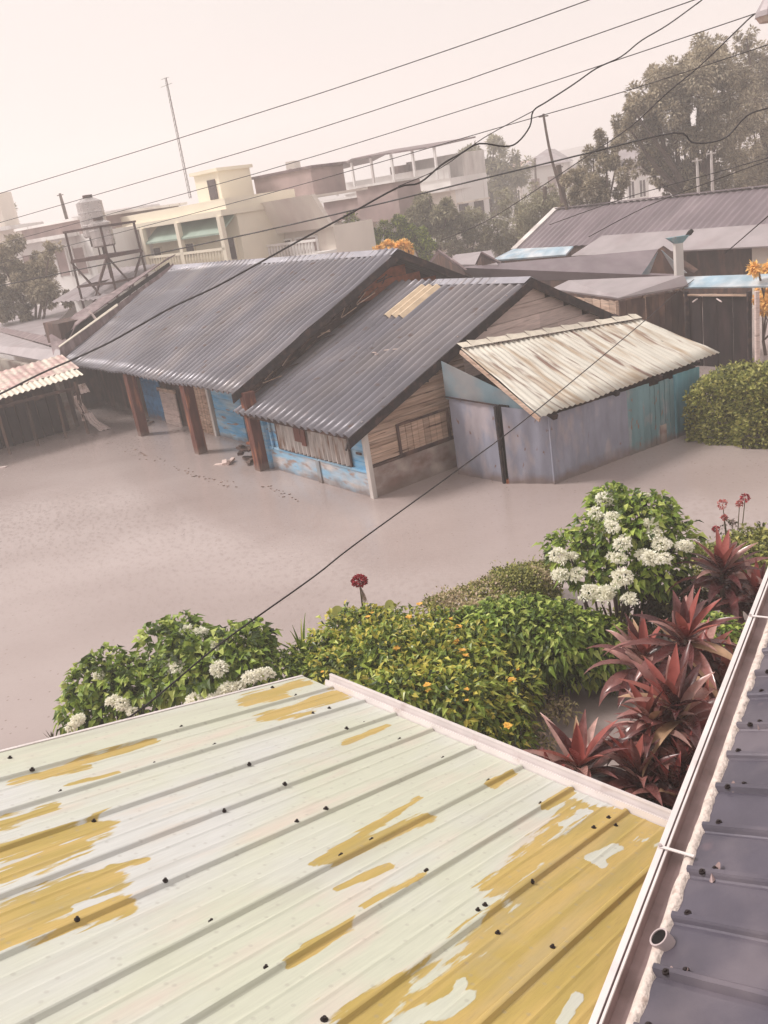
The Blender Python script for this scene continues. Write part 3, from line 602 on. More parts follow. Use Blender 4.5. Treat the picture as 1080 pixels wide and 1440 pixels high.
aw, b0 = quad_thing('grey_awning', [(775, 406, 2.05), (870, 419, 2.0), (968, 401, 2.05), (962, 387, 2.3), (800, 394, 2.3)], 'pale_roof', 'flat pale grey awning on brown timber walls behind the pale shed roof', 'awning', .05)
def wl(a, c, z0, z1, m_, nm, par, b0, n=10, th=.04, shrink=0):
    A, C = at_z(*a) - b0, at_z(*c) - b0; A.z = C.z = 0; d = C - A; b = MB()
    for i in range(n):
        p = A + d * (i / n); q = A + d * ((i + .94) / n); off = Vector((-d.y, d.x, 0)).normalized() * rnd(0, .03)
        b.prism([p + off + Vector((0, 0, z0)), q + off + Vector((0, 0, z0)), q + off + Vector((0, 0, z1 + rnd(-.04, .0))), p + off + Vector((0, 0, z1))], Vector((-d.y, d.x, 0)).normalized() * th)
    return b.build(nm, m_, par)
wl((780, 412, 1.95), (868, 424, 1.9), -.8, 1.9, 'wood', 'plank_wall', aw, b0, 8)
wl((872, 424, 1.9), (962, 405, 1.95), -.8, 1.9, 'wood_dark', 'plank_wall', aw, b0, 10)
for px in (866, 905, 942, 951):
    p = at_z(px, 424 - (px - 870) * .2, 1.9) - b0; b = MB(); b.bar((p.x, p.y - .06, -.8), (p.x, p.y - .06, 1.93), .08, .08); b.build('post', 'plaster_white' if px == 942 else 'wood', aw)
nf, b0 = quad_thing('netted_enclosure', [(962, 404, 2.0), (1110, 402, 2.0), (1110, 384, 2.2), (962, 389, 2.2)], 'blue_tarp', 'dark netted enclosure under a pale blue sheet roof behind the hedge', 'enclosure', .04)
wl((966, 412, 1.9), (1052, 412, 1.9), -.8, 1.9, 'mesh', 'net_panel', nf, b0, 4)
for px in (964, 1052, 1063):
    p = at_z(px, 411, 1.92) - b0; b = MB(); b.bar((p.x, p.y - .05, -.8), (p.x, p.y - .05, 1.95), .09, .09); b.build('post', 'wood_pale' if px > 1060 else 'dark_board', nf)
b = MB(); a, c_ = at_z(962, 415, 1.85) - b0, at_z(1052, 415, 1.85) - b0; b.bar(a, c_, .05, .05); b.build('rail', 'wood', nf)
b = MB(); pts = [at_z(972 + i * 8, 424 - 9 * math.sin(i / 5 * 3.1), 1.75) - b0 - Vector((0, .1, 0)) for i in range(6)]; b.tube(pts, .018, 6); b.build('looped_rope', 'paper', nf)
# lamp post on the awning
p = at_z(955, 388, 2.25); lp = thing('lamp_post', p, 'short pale post with a teal cap and black lamp above the grey awning', 'post')
b = MB(); b.box((-.1, -.1, 0), (.1, .1, .85)); b.build('post', 'plaster_white', lp)
b = MB(); b.prism([(-.1, -.1, .85), (.1, -.1, .85), (.28, -.1, 1.02), (-.3, -.1, 1.02)], (0, .2, 0)); b.build('cap', 'shed_teal', lp)
b = MB(); b.tube([(.22, 0, 1.0), (.32, 0, 1.06), (.4, 0, 1.12)], [.03, .07, .05], 8); b.build('lamp', 'black', lp)

# ================================================================== far buildings
def facing(px0, px1, pyt, Y, az):   # frame of a facade: origin, direction
    a = at_y(px0, pyt, Y); return a
def bldg(name, pxl, pxr, Yl, label, cat='building', az=-45, z0=-.8):
    """thing whose local x runs along the facade from the left pixel to the right pixel, local y goes away"""
    a = at_y(pxl, 330, Yl); a.z = 0; d = Vector((math.cos(R(az)), math.sin(R(az)), 0))
    r = ray(pxr, 330); r.z = 0     # where the facade line meets the sight line of pxr
    den = d.x * r.y - d.y * r.x; s_ = -(a.x * r.y - a.y * r.x) / den
    return thing(name, a, label, cat, R(az)), s_
def zat(px, py, o, s_): # height seen at (px,py) on the facade at distance s_ along
    d = Vector((math.cos(o.rotation_euler[2]), math.sin(o.rotation_euler[2]), 0)); n = Vector((-d.y, d.x, 0)); return on_plane(px, py, n, o.location).z
yb, wy = bldg('yellow_house', 185, 338, 48, 'pale yellow two storey house with a sea green awning and turned balcony rail')
zr = zat(260, 312, yb, 0); zt = zat(260, 296, yb, 0); zb_ = zat(285, 352, yb, 0); zf_ = zat(285, 372, yb, 0)
print('yellow', wy, zr, zt, zb_, zf_)
b = MB(); b.box((0, 0, -.8), (wy, 3.6, zr + .1)); b.build('wall', 'yellow_wall', yb)
b = MB(); b.box((-.5, -.9, zr), (wy + .1, 3.8, zr + .25)); b.box((-.3, -.5, zr + .25), (wy, 3.7, zt + .2)); b.build('roof_slab', 'yellow_wall', yb)
b = MB(); b.prism([(wy * .28, -.95, zr - .75), (wy * .98, -.95, zr - .75), (wy * .98, 0, zr - .1), (wy * .28, 0, zr - .1)], (0, 0, .08)); b.build('awning', 'green_awning', yb)
b = MB(); b.box((-.2, -1.0, zf_ - .25), (wy, .1, zf_ - .02)); b.build('balcony_floor', 'white_wall', yb)
b = MB(); b.box((wy * .3, -1.0, zb_ - .05), (wy, -.86, zb_ + .06)); b.build('balcony_rail', 'yellow_wall', yb)
for k in range(26):
    x = wy * .31 + k * wy * .68 / 26; b = MB(); b.tube([(x, -.93, zf_ - .02), (x, -.93, (zf_ + zb_) / 2), (x, -.93, zb_ - .05)], [.05, .08, .05], 6); b.build('baluster', 'yellow_wall', yb)
for fx_ in (.05, .18, .5, .86):
    x = wy * fx_; b = MB(); b.box((x, -.05, zf_ + .1), (x + .75, .05, zr - 1.0)); wn = b.build('window', 'glass', yb)
    b = MB(); b.box((x - .07, -.07, zf_ + .05), (x, .04, zr - .95)); b.box((x + .75, -.07, zf_ + .05), (x + .82, .04, zr - .95)); b.box((x, -.07, zr - 1.0), (x + .75, .04, zr - .93)); b.build('frame', 'yellow_wall', wn)
for fx_ in (.28, .62, .99):
    b = MB(); b.box((wy * fx_ - .12, -1.0, zf_), (wy * fx_ + .12, -.78, zr)); b.build('column', 'yellow_wall', yb)
zt2 = zat(258, 258, yb, 0); b = MB(); tx = wy * .4; b.box((tx, 2, zt + .2), (tx + 1.9, 4, zt2 + .35)); tw = b.build('stair_tower', 'yellow_wall', yb)
b = MB(); b.box((tx - .15, 1.85, zt2 + .35), (tx + 2.05, 4.1, zt2 + .5)); b.build('tower_roof', 'yellow_wall', tw)
b = MB(); b.box((tx + 1.0, 1.95, zt + .3), (tx + 1.6, 2.0, zt + 1.2)); b.build('tower_window', 'glass', tw)
an = thing('radio_mast', at_y(264, 262, 50) - Vector((0, 0, .6)), 'tall thin lattice radio mast on the yellow roof', 'mast')
z1_ = at_y(240, 108, 50).z - an.location.z; b = MB()
for dx, dy in ((0, 0), (.12, 0), (.06, .1)): b.tube([(dx - .05, dy, 0), (dx * .6, dy, z1_)], .012, 4)
for k in range(20): z = z1_ * k / 20; b.bar((-.04, 0, z), (.1, 0, z + z1_ / 20), .012, .012)
b.build('lattice', 'iron', an)
b = MB(); b.bar((-.3, 0, z1_ * .93), (.3, 0, z1_ * .95), .015, .015); b.bar((-.2, 0, z1_ * .99), (.2, 0, z1_), .015, .015); b.build('aerial', 'iron', an)

cb, wc = bldg('cream_house', 338, 470, 46, 'cream two storey house with deep parapet and white balustrade right of the yellow house')
zr = zat(400, 327, cb, 0); zt = zat(400, 280, cb, 0); zb_ = zat(400, 341, cb, 0); zf_ = zat(400, 358, cb, 0); print('cream', wc, zr, zt, zb_, zf_)
b = MB(); b.box((0, 0, -.8), (wc, 2.6, zr)); b.build('wall', 'cream_wall', cb)
b = MB(); b.prism([(-.3, -1.1, zt + .0), (-.3, -.85, zt), (-.05, -.2, zr), (-.05, -.45, zr)], (wc + .4, 0, 0)); b.box((-.3, -.9, zt - .15), (wc, 2.6, zt - .05)); b.build('parapet', 'cream_wall', cb)
b = MB(); b.prism([(-.36, -1.15, zt + .02), (-.36, 2.6, zt + .02), (-.12, 2.6, zr - .2), (-.12, -.4, zr - .2)], (.06, 0, 0)); b.build('end_trim', 'brown_wall', cb)
b = MB(); b.box((0, -1.2, zf_ - .2), (wc, 0, zf_)); b.build('balcony_floor', 'white_wall', cb)
b = MB(); b.box((0, -1.2, zb_ - .05), (wc, -1.05, zb_ + .05)); b.build('balcony_rail', 'white_wall', cb)
for k in range(30):
    x = .1 + k * (wc - .2) / 30; b = MB(); b.tube([(x, -1.12, zf_), (x, -1.12, (zf_ + zb_) / 2), (x, -1.12, zb_ - .05)], [.05, .08, .05], 6); b.build('baluster', 'white_wall', cb)
for k, (fx_, wd) in enumerate(((.06, 1.6), (.42, .9), (.62, 1.3))):
    x = wc * fx_; b = MB(); b.box((x, -.04, zf_ + .05), (x + wd, .03, zr - .35)); wn = b.build('window', 'brown_wall' if k != 1 else 'glass', cb)
    b = MB(); b.box((x - .1, -.08, zf_), (x, .02, zr - .3)); b.box((x + wd, -.08, zf_), (x + wd + .1, .02, zr - .3)); b.box((x, -.083, zr - .36), (x + wd, .02, zr - .28)); b.build('frame', 'white_wall', wn)
z2_ = zat(360, 260, cb, 0); b = MB(); b.box((-.6, 2.0, zt - .1), (wc * .55, 4.2, z2_ + .35)); b.build('roof_room', 'brown_wall', cb)
b = MB(); b.box((-.7, 1.9, z2_ + .35), (wc * .58, 4.3, z2_ + .47)); b.build('room_roof', 'rust_roof', cb)

bb, wb = bldg('brown_block_house', 462, 572, 56, 'brown block-walled building with pale ground floor columns behind green bushes')
zt = zat(500, 278, bb, 0); zt3 = zat(545, 258, bb, 0); zl = zat(520, 305, bb, 0)
b = MB(); b.box((0, 0, zl), (wb * .5, 2, zt)); b.box((wb * .5, -.3, zl - .3), (wb, 1.7, zt3)); b.build('upper_wall', 'brown_wall', bb)
b = MB(); b.box((0, .4, -.8), (wb, 2, zl)); b.build('lower_wall', 'cream_wall', bb)
for k in range(7):
    x = .4 + k * (wb - .8) / 6; b = MB(); b.box((x, 0, -.8), (x + .25, .3, zl)); b.build('column', 'white_wall', bb)
b = MB(); b.box((-.1, -.2, zt), (wb * .5, 2.1, zt + .12)); b.box((wb * .5 - .1, -.5, zt3), (wb + .1, 1.9, zt3 + .12)); b.build('roof_slab', 'white_wall', bb)
wh, ww = bldg('terrace_house', 494, 642, 68, 'tall white hazy building with a sloped canopy on its rooftop terrace')
zf_ = zat(560, 262, wh, 0); zc0 = zat(500, 236, wh, 0); zc1 = zat(600, 208, wh, 0); print('terr', ww, zf_, zc0, zc1)
b = MB(); b.box((ww * .0, 0, -.8), (ww, 4, zf_)); b.build('wall', 'white_wall', wh)
b = MB(); b.box((ww * .55, -.6, zf_ - 4.2), (ww * 1.02, 0, zf_ - 3.9)); b.box((ww * .55, -.6, zf_ - 1.6), (ww * 1.02, 0, zf_ - 1.3)); b.build('balcony', 'cream_wall', wh)
b = MB(); b.box((ww * .5, 1.5, zf_), (ww, 4, zc1 - .6)); b.build('roof_room', 'plaster_white', wh)
b = MB(); b.box((0, -.1, zf_), (ww, .1, zf_ + .8)); b.build('terrace_parapet', 'white_wall', wh)
b = MB(); b.prism([(-.3, -1, zc0), (ww * .22, -1, zc1 + .1), (ww * .22, 3.5, zc1 + .4), (-.3, 3.5, zc0 + .3)], (0, 0, .1)); b.prism([(ww * .22, -1, zc1 + .1), (ww * .98, -1, zc1 - .1), (ww * .98, 3.5, zc1 + .2), (ww * .22, 3.5, zc1 + .4)], (0, 0, .1)); b.build('canopy', 'rust_roof', wh)
for k in range(6):
    x = ww * k / 5.2; b = MB(); b.bar((x, -.8, zf_), (x, -.8, min(zc1, zc0 + (zc1 - zc0) * max(0, x / (ww * .22)))), .14, .14); b.build('canopy_post', 'white_wall', wh)
for k in range(5):
    for lv in (2.2, 5.0):
        x = ww * (.08 + .18 * k); b = MB(); b.box((x, -.03, zf_ - lv - .9), (x + .9, .02, zf_ - lv + .5)); b.build('window', 'glass', wh)
for lv in (2.2, 5.0, 7.8):
    for y_ in (.6, 2.3):
        b = MB(); b.box((ww - .02, y_, zf_ - lv - .9), (ww + .05, y_ + 1.0, zf_ - lv + .5)); wn = b.build('window', 'glass', wh)
        b = MB(); b.box((ww, y_ - .15, zf_ - lv + .5), (ww + .5, y_ + 1.15, zf_ - lv + .62)); b.build('sun_shade', 'cream_wall', wn)
b = MB(); b.box((ww, -.2, zf_ - 3.9), (ww + .9, 4, zf_ - 3.72)); b.box((ww + .82, -.2, zf_ - 3.72), (ww + .9, 4, zf_ - 2.95)); b.build('side_balcony', 'white_wall', wh)
b = MB(); b.tube([(ww * .48, 1, zf_), (ww * .48, 1, zf_ + 1.3)], .7, 12); b.build('water_drum', 'brown_wall', wh)

lw, wl_ = bldg('white_roofed_house', 12, 125, 50, 'white house with a dark upper band of wall left of the water tanks')
zt = zat(60, 318, lw, 0); zm = zat(60, 338, lw, 0); zq = zat(80, 362, lw, 0); print('left', wl_, zt, zm, zq)
b = MB(); b.box((0, 0, -.8), (wl_, 7, zm)); b.build('wall', 'white_wall', lw)
b = MB(); b.box((.3, .6, zm), (wl_ * .8, 6.5, zt)); b.build('upper_wall', 'brown_wall', lw)
b = MB(); b.box((-.2, -.8, zm - .05), (wl_ * .9, 0, zm + .12)); b.box((.1, .3, zt), (wl_ * .85, 6.8, zt + .12)); b.build('roof_slab', 'white_wall', lw)
for k in range(4):
    x = wl_ * (.12 + .22 * k); b = MB(); b.box((x, -.04, zq - .9), (x + 1.0, .03, zq + .3)); wn = b.build('window', 'brown_wall', lw)
    b = MB(); b.box((x - .12, -.08, zq - .95), (x, .02, zq + .4)); b.box((x + 1, -.08, zq - .95), (x + 1.12, .02, zq + .4)); b.build('frame', 'white_wall', wn)
fl, wf = bldg('pale_block', 108, 200, 60, 'plain pale hazy block behind the water tank tower')
zt = zat(150, 312, fl, 0); b = MB(); b.box((0, 0, -.8), (wf, 8, zt)); b.build('wall', 'white_wall', fl); b = MB(); b.box((-.2, -.3, zt), (wf + .2, 8.2, zt + .2)); b.build('roof_slab', 'cream_wall', fl)
b = MB(); b.box((wf * .15, -.04, zt - 3), (wf * .4, .03, zt - 1.6)); b.box((wf * .55, -.04, zt - 3), (wf * .8, .03, zt - 1.6)); b.build('windows', 'brown_wall', fl)
fr_, wf = bldg('roof_below_tanks', 78, 150, 40, 'pale house with a finely ribbed sheet roof below the water tank tower')
zt = zat(110, 392, fr_, 0); zt_ = zat(110, 405, fr_, 0)
b = MB(); b.corr((0, -1, zt_ - .4), (wf, 0, 0), (0, 3, .9), .4, .03, 3); b.build('roof', 'pale_roof', fr_); b = MB(); b.box((.1, 0, -.8), (wf - .1, 2, zt_ - .3)); b.build('wall', 'white_wall', fr_)
hz, wz = bldg('hazy_house', 742, 800, 85, 'faint white house seen between the leaning pole and the hazy tree', az=-20)
zt = zat(770, 232, hz, 0); b = MB(); b.box((0, 0, -.8), (wz, 8, zt)); b.build('wall', 'white_wall', hz); b = MB(); b.prism([(-.4, -.4, zt), (wz + .4, -.4, zt), (wz * .5, 4, zt + 1.4)], (0, 6, 0)); b.build('roof', 'pale_roof', hz)
b = MB(); b.box((wz * .2, -.05, zt - 2.4), (wz * .4, .05, zt - 1.0)); b.box((wz * .6, -.05, zt - 2.4), (wz * .8, .05, zt - 1.0)); b.build('windows', 'brown_wall', hz)
# denser town behind
def town_block(pl, pr_, pt, Y, m_, label, rows, cols, az=-18, rail=False, roofm='white_wall', gable=False, room=False):
    o, w_ = bldg('town_house', pl, pr_, Y, label, az=az); o['group'] = 'hazy houses of the far town'; zt = zat((pl + pr_) / 2, pt, o, w_ / 2)
    b = MB(); b.box((0, 0, -.8), (w_, 2.4, zt)); b.build('wall', m_, o)
    b = MB()
    if gable: b.prism([(-.4, -.5, zt), (w_ + .4, -.5, zt), (w_ + .4, 2.5, zt + 1.5), (-.4, 2.5, zt + 1.5)], (0, 0, .12))
    else: b.box((-.3, -.6, zt), (w_ + .3, 2.6, zt + .22))
    b.build('roof', roofm, o)
    for i in range(rows):
        zz = zt - 2.2 - i * 2.9
        for j in range(cols):
            x = w_ * (j + .22) / cols; ww_ = w_ / cols * .5
            b = MB(); b.box((x, -.05, zz), (x + ww_, .03, zz + 1.25)); wn = b.build('window', 'glass', o)
            b = MB(); b.box((x - .08, -.1, zz - .1), (x + ww_ + .08, .02, zz)); b.box((x - .08, -.1, zz), (x, .02, zz + 1.33)); b.box((x + ww_, -.1, zz), (x + ww_ + .08, .02, zz + 1.33)); b.box((x, -.1, zz + 1.25), (x + ww_, .02, zz + 1.33)); b.box((x + ww_ / 2 - .03, -.09, zz), (x + ww_ / 2 + .03, .02, zz + 1.25)); b.build('frame', 'white_wall', wn)
        if rail:
            b = MB(); b.box((-.1, -1.1, zz - .9), (w_ + .1, .0, zz - .72)); b.build('balcony_floor', 'white_wall', o)
            b = MB(); b.box((-.1, -1.09, zz - .72), (-.04, -1.0, zz)); b.box((-.1, -1.1, zz - .1), (w_ + .1, -1.02, zz))
            for j in range(14): b.box((w_ * j / 13 - .04, -1.09, zz - .72), (w_ * j / 13 + .04, -1.03, zz - .1))
            b.build('balcony_rail', 'white_wall', o)
    if room:
        b = MB(); b.box((w_ * .3, .6, zt + .2), (w_ * .62, 2, zt + 2.2)); rm = b.build('roof_room', 'cream_wall', o); b = MB(); b.box((w_ * .4, .55, zt + .5), (w_ * .5, .62, zt + 1.7)); b.build('room_door', 'brown_wall', rm)
    return o
town_block(-30, 22, 326, 58, 'cream_wall', 'cream hazy house at the far left edge behind the left tree', 2, 3, room=True)
town_block(118, 205, 300, 72, 'cream_wall', 'long low cream house high behind the water tanks', 2, 5)
town_block(290, 332, 292, 66, 'white_wall', 'narrow white house peeking over the yellow house roof', 1, 3, roofm='pale_roof')
town_block(404, 440, 270, 70, 'plaster_white', 'small white rooftop house behind the cream parapet', 1, 2, roofm='rust_roof', gable=True, room=True)
town_block(572, 640, 272, 63, 'cream_wall', 'cream balconied house directly below the terrace house', 3, 3, rail=True, az=-35)
town_block(640, 668, 236, 84, 'white_wall', 'slim white tower house between the terrace house and the hazy tree', 3, 2, az=-30)
town_block(728, 762, 250, 92, 'plaster_white', 'faint low white house right of the hazy round tree', 2, 3, az=-25, roofm='red_sheet', gable=True)
town_block(790, 822, 236, 88, 'cream_wall', 'faint cream house behind the short brown pole', 2, 3, az=-20)
town_block(884, 915, 236, 75, 'white_wall', 'pale house seen through the gap under the large olive tree', 2, 2, az=-15, roofm='pale_roof', gable=True)
# water tank tower
tp = at_y(160, 400, 38); tp.z = 0; tt = thing('water_tower', tp, 'rusty iron frame tower carrying two steel water tanks', 'water tower', R(-30))
ztop_, zmid, zlow = at_y(160, 316, 38).z, at_y(160, 352, 38).z, at_y(160, 362, 38).z; hw_ = 1.0
b = MB()
for sx_ in (-1, 1):
    for sy_ in (-1, 1): b.bar((sx_ * hw_, sy_ * hw_, -.8), (sx_ * hw_ * .95, sy_ * hw_ * .95, ztop_), .09, .09)
b.build('legs', 'iron', tt)
b = MB()
for z in (ztop_, zmid - .2, zlow - .9):
    for i in range(4):
        c = [(-hw_, -hw_), (hw_, -hw_), (hw_, hw_), (-hw_, hw_)]; b.bar((*c[i], z), (*c[(i + 1) % 4], z), .08, .08)
for i in range(4):
    c = [(-hw_, -hw_), (hw_, -hw_), (hw_, hw_), (-hw_, hw_)]; b.bar((*c[i], zlow - 2.4), (*c[(i + 1) % 4], zmid - .2), .05, .05); b.bar((*c[(i + 1) % 4], zlow - 2.4), (*c[i], zmid - .2), .05, .05)
b.build('braces', 'iron', tt)
b = MB(); b.box((-hw_, -hw_, zmid - .16), (hw_, hw_, zmid - .1)); b.build('platform', 'iron', tt)
def tank(x, y, z, r, h_, label):
    o = thing('water_tank', tt.location + Matrix.Rotation(R(-30), 3, 'Z') @ Vector((x, y, z)), label, 'tank')
    b = MB(); n = 20; prof = [(0, r * .9), (.06, r), (h_ * .3, r), (h_ * .31, r * 1.03), (h_ * .34, r), (h_ * .62, r), (h_ * .63, r * 1.03), (h_ * .66, r), (h_ * .9, r), (h_, r * .45), (h_ + .02, .02)]
    b.tube([(0, 0, p[0]) for p in prof], [p[1] for p in prof], n); b.build('shell', 'steel', o, smooth=False)
    b = MB(); b.tube([(0, 0, h_), (0, 0, h_ + .12)], .2, 12); b.build('lid', 'iron', o)
    for k in range(3): a = k * 2.09; b = MB(); b.bar((r * .8 * math.cos(a), r * .8 * math.sin(a), -.35), (r * .8 * math.cos(a), r * .8 * math.sin(a), .03), .05, .05); b.build('leg', 'iron', o)
    return o
tank(-.55, .3, ztop_ - .35, .52, 1.5, 'taller silver tank at the top of the iron tower')
tank(.35, -.35, zmid + .2, .45, 1.0, 'lower rusty tank on the platform of the iron tower')
def pole(px0, py0, px1, py1, Y, r, m_, label, curve=0, name='utility_pole', cat='pole'):
    a, c = at_y(px0, py0, Y), at_y(px1, py1, Y); base_ = c.copy()
    d = (c - a) ; k_ = (c.z + .8) / max(.1, -d.z); foot = c + d * k_ if abs(d.x) < .6 else Vector((c.x, c.y, -.8))
    o = thing(name, foot, label, cat); b = MB(); pts = [a - foot + (c - a) * (i / 6) + Vector((curve * math.sin(i / 6 * 3.14), 0, 0)) for i in range(7)] + [Vector((0, 0, 0))]
    b.tube(pts, r, 8, r * 1.4); b.build('shaft', m_, o)
    b = MB(); p = pts[0]; b.bar(p + Vector((-.2, 0, -.1)), p + Vector((.2, 0, -.1)), .05, .05); b.build('crosspiece', m_, o); return o
pole(764, 160, 797, 292, 40, .05, 'bark', 'thin bowed pole leaning left above the hedgerow', -.12)
pole(785, 232, 794, 292, 42, .12, 'bark', 'short thick brown pole beside the thin bowed one')
pole(766, 262, 767, 305, 45, .1, 'bark', 'squat dark stump pole left of the bowed pole')
pole(980, 222, 982, 268, 38, .05, 'plaster_white', 'left one of two slim white posts behind the long mauve roof')
pole(1000, 212, 1002, 266, 38, .05, 'plaster_white', 'right one of two slim white posts behind the long mauve roof')
pole(752, 222, 754, 262, 80, .08, 'bark', 'faint far pole beside the hazy white house')
pole(84, 272, 89, 290, 60, .08, 'bark', 'short hazy pole sticking up above the far left roofs')

# ================================================================== trees
def tree(name, px, pyb, Y, lumps, m_, label, n=9000, size=.22, trunk_r=.22, cat='tree', group=None):
    """lumps: (px, py, radius px) of the crown clumps at distance Y"""
    g0 = at_y(px, pyb, Y); g0.z = -.8; o = thing(name, g0, label, cat, group=group); sc = Y / FPX
    Ls = []
    for (lx, ly, lr_) in lumps:
        c = at_y(lx, ly, Y + rnd(-1.5, 1.5)) - g0; Ls.append((c, lr_ * sc * 1.03))
    b = MB(); top = max(c.z for c, _ in Ls); cx = sum((c for c, _ in Ls), Vector()) / len(Ls)
    fork = Vector((cx.x * .4, cx.y * .4, top * .38))
    b.tube([(0, 0, -.1), fork * .5 + Vector((.1, 0, 0)), fork], [trunk_r * 1.2, trunk_r, trunk_r * .8], 8)
    for c, r_ in Ls:
        mid = fork.lerp(c, .5) + Vector((rnd(-.3, .3), rnd(-.3, .3), -.1 * r_)); b.tube([fork, mid, c + Vector((0, 0, r_ * .3))], [trunk_r * .55, trunk_r * .35, .03], 6)
    b.build('trunk', 'bark', o)
    b = MB(); tot = sum(r_ ** 2 for _, r_ in Ls)
    for c, r_ in Ls:
        k = int(n * r_ * r_ / tot); subs = []
        for s_ in range(max(6, int(r_ * 9))):
            dd = Vector((random.gauss(0, 1), random.gauss(0, 1), random.gauss(0, 1) + .25)).normalized(); subs.append((c + dd * r_ * rnd(.45, .98), r_ * rnd(.2, .38)))
        for _ in range(k):
            sc_, sr = random.choice(subs); dd = Vector((random.gauss(0, 1), random.gauss(0, 1), random.gauss(0, 1))).normalized()
            p = sc_ + dd * sr * rnd(.5, 1.05); ld = (dd + Vector((rnd(-.6, .6), rnd(-.6, .6), rnd(-.9, .2)))).normalized()
            b.leaf(p, ld, Vector((rnd(-.5, .5), rnd(-.5, .5), 1)), size * rnd(.6, 1.3), size * rnd(.35, .6), .2)
    b.build('crown', m_, o); return o
tree('broadleaf_tree', 985, 280, 42, [(915, 130, 34), (905, 185, 40), (945, 150, 40), (985, 90, 30), (1000, 70, 22), (985, 140, 46), (960, 215, 38), (1020, 120, 40), (1015, 190, 45), (960, 115, 30), (890, 160, 20), (1010, 240, 40), (930, 230, 26), (900, 235, 14), (950, 262, 24), (985, 270, 26), (1025, 265, 26), (880, 180, 18), (935, 265, 14)], 'tree_leaf', 'large broad olive tree behind the long mauve roof', 55000, .18, .3)
tree('broadleaf_tree', 1090, 280, 47, [(1065, 100, 34), (1090, 140, 50), (1110, 90, 45), (1060, 200, 45), (1100, 230, 50), (1050, 60, 16), (1140, 150, 50), (1060, 250, 34)], 'tree_leaf', 'darker broad tree cut by the right edge of the picture', 36000, .18, .3)
tree('broadleaf_tree', 835, 290, 40, [(835, 232, 24), (855, 200, 18), (820, 262, 26), (855, 255, 26), (870, 225, 20), (800, 290, 22), (842, 280, 25)], 'tree_leaf', 'smaller ragged tree at the left foot of the large olive tree', 15000, .17, .16)
tree('hazy_tree', 690, 280, 78, [(665, 225, 22), (695, 215, 20), (722, 235, 22), (690, 250, 28), (655, 255, 20), (725, 265, 22), (700, 280, 26), (660, 285, 26)], 'tree_leaf2', 'pale hazy round tree right of the terrace house', 12000, .32, .3)
tree('hazy_tree', 610, 330, 50, [(605, 290, 24), (590, 315, 22), (630, 305, 22), (612, 330, 22), (575, 335, 18)], 'tree_leaf2', 'brownish hazy tree in front of the terrace house', 12000, .2, .2)
for (lab, lum, Y, mm) in (('bright green bushy shrub left of the orange blossom tree', [(500, 328, 20), (485, 345, 18), (520, 345, 18)], 45, 'leaf_b'),
                          ('low green shrub right behind the orange blossom tree', [(560, 325, 18), (585, 335, 16), (545, 340, 14), (600, 345, 14)], 45, 'leaf_b'),
                          ('dull brown green thicket left part below the hazy tree', [(640, 330, 24), (665, 310, 22), (670, 340, 22)], 50, 'tree_leaf2'),
                          ('dull brown green thicket in the gap left of the white gable trim', [(700, 325, 28), (730, 300, 26), (720, 340, 22), (750, 285, 20)], 48, 'tree_leaf2'),
                          ('thicket at the foot of the thin bowed pole', [(770, 290, 22), (800, 300, 24), (760, 315, 26), (785, 310, 20)], 46, 'tree_leaf2')):
    tree('thicket', lum[0][0], 380, Y, [(a_, b_ + 4, c_ * 1.3) for a_, b_, c_ in lum], mm, lab, 8000, .17, .08, 'shrub', 'thickets below the far buildings')
tree('blossom_tree', 555, 360, 34, [(545, 349, 11), (565, 345, 9), (575, 352, 8), (532, 353, 6)], 'petal_orange', 'orange yellow flowering shrub top showing over the porch house ridge', 1400, .16, .05, 'shrub')
tree('blossom_tree', 1072, 400, 23, [(1066, 382, 10), (1080, 378, 9), (1074, 410, 12), (1086, 430, 14), (1066, 425, 8)], 'petal_orange', 'yellow leaved shrub between the pale post and the right edge', 1500, .14, .05, 'shrub')
tree('left_tree', 30, 430, 42, [(18, 365, 32), (48, 372, 28), (15, 400, 34), (58, 400, 30), (35, 425, 34), (72, 350, 12), (0, 370, 30), (70, 425, 24), (10, 430, 30)], 'tree_leaf', 'brown green tree at the left edge below the power lines', 26000, .17, .15)
tree('far_palm', 8, 320, 62, [(6, 290, 12), (0, 305, 14), (12, 315, 12)], 'tree_leaf2', 'faint pale treetop at the far left edge', 1500, .3, .1)

# ================================================================== cables
def cable(pts, Y0, Y1, r, label, r1=None, sub=1, group='overhead wires', x0=None, x1=None, closed=False):
    xs = [p[0] for p in pts]; a, b_ = (min(xs), max(xs)); P = []
    for (px, py) in pts:
        t_ = (px - a) / (b_ - a); iy = (1 - t_) / Y0 + t_ / Y1; P.append(at_y(px, py, 1 / iy))
    if pts[0][0] < 0: P.insert(0, P[0] + (P[0] - P[1]).normalized() * 7)
    if pts[-1][0] > 1080 or pts[-1][1] < 0: P.append(P[-1] + (P[-1] - P[-2]).normalized() * 3)
    Q_ = []
    for i in range(len(P) - 1):
        p0 = P[max(0, i - 1)]; p1 = P[i]; p2 = P[i + 1]; p3 = P[min(len(P) - 1, i + 2)]
        for k in range(4):
            s_ = k / 4; Q_.append(.5 * ((2 * p1) + (p2 - p0) * s_ + (2 * p0 - 5 * p1 + 4 * p2 - p3) * s_ ** 2 + (3 * p1 - p0 - 3 * p2 + p3) * s_ ** 3))
    Q_.append(P[-1]); c0 = Q_[0].copy()
    o = MB().tube([q - c0 for q in Q_], r, 6, r1).build('power_cable', 'cable'); o.location = c0; return tag(o, label, 'cable', group)
cable([(-60, 291), (0, 272), (180, 217), (360, 160), (481, 121), (680, 53), (828, 0), (900, -26)], 26, 15, .0085, 'topmost straight wire, leaving the top edge right of the middle')
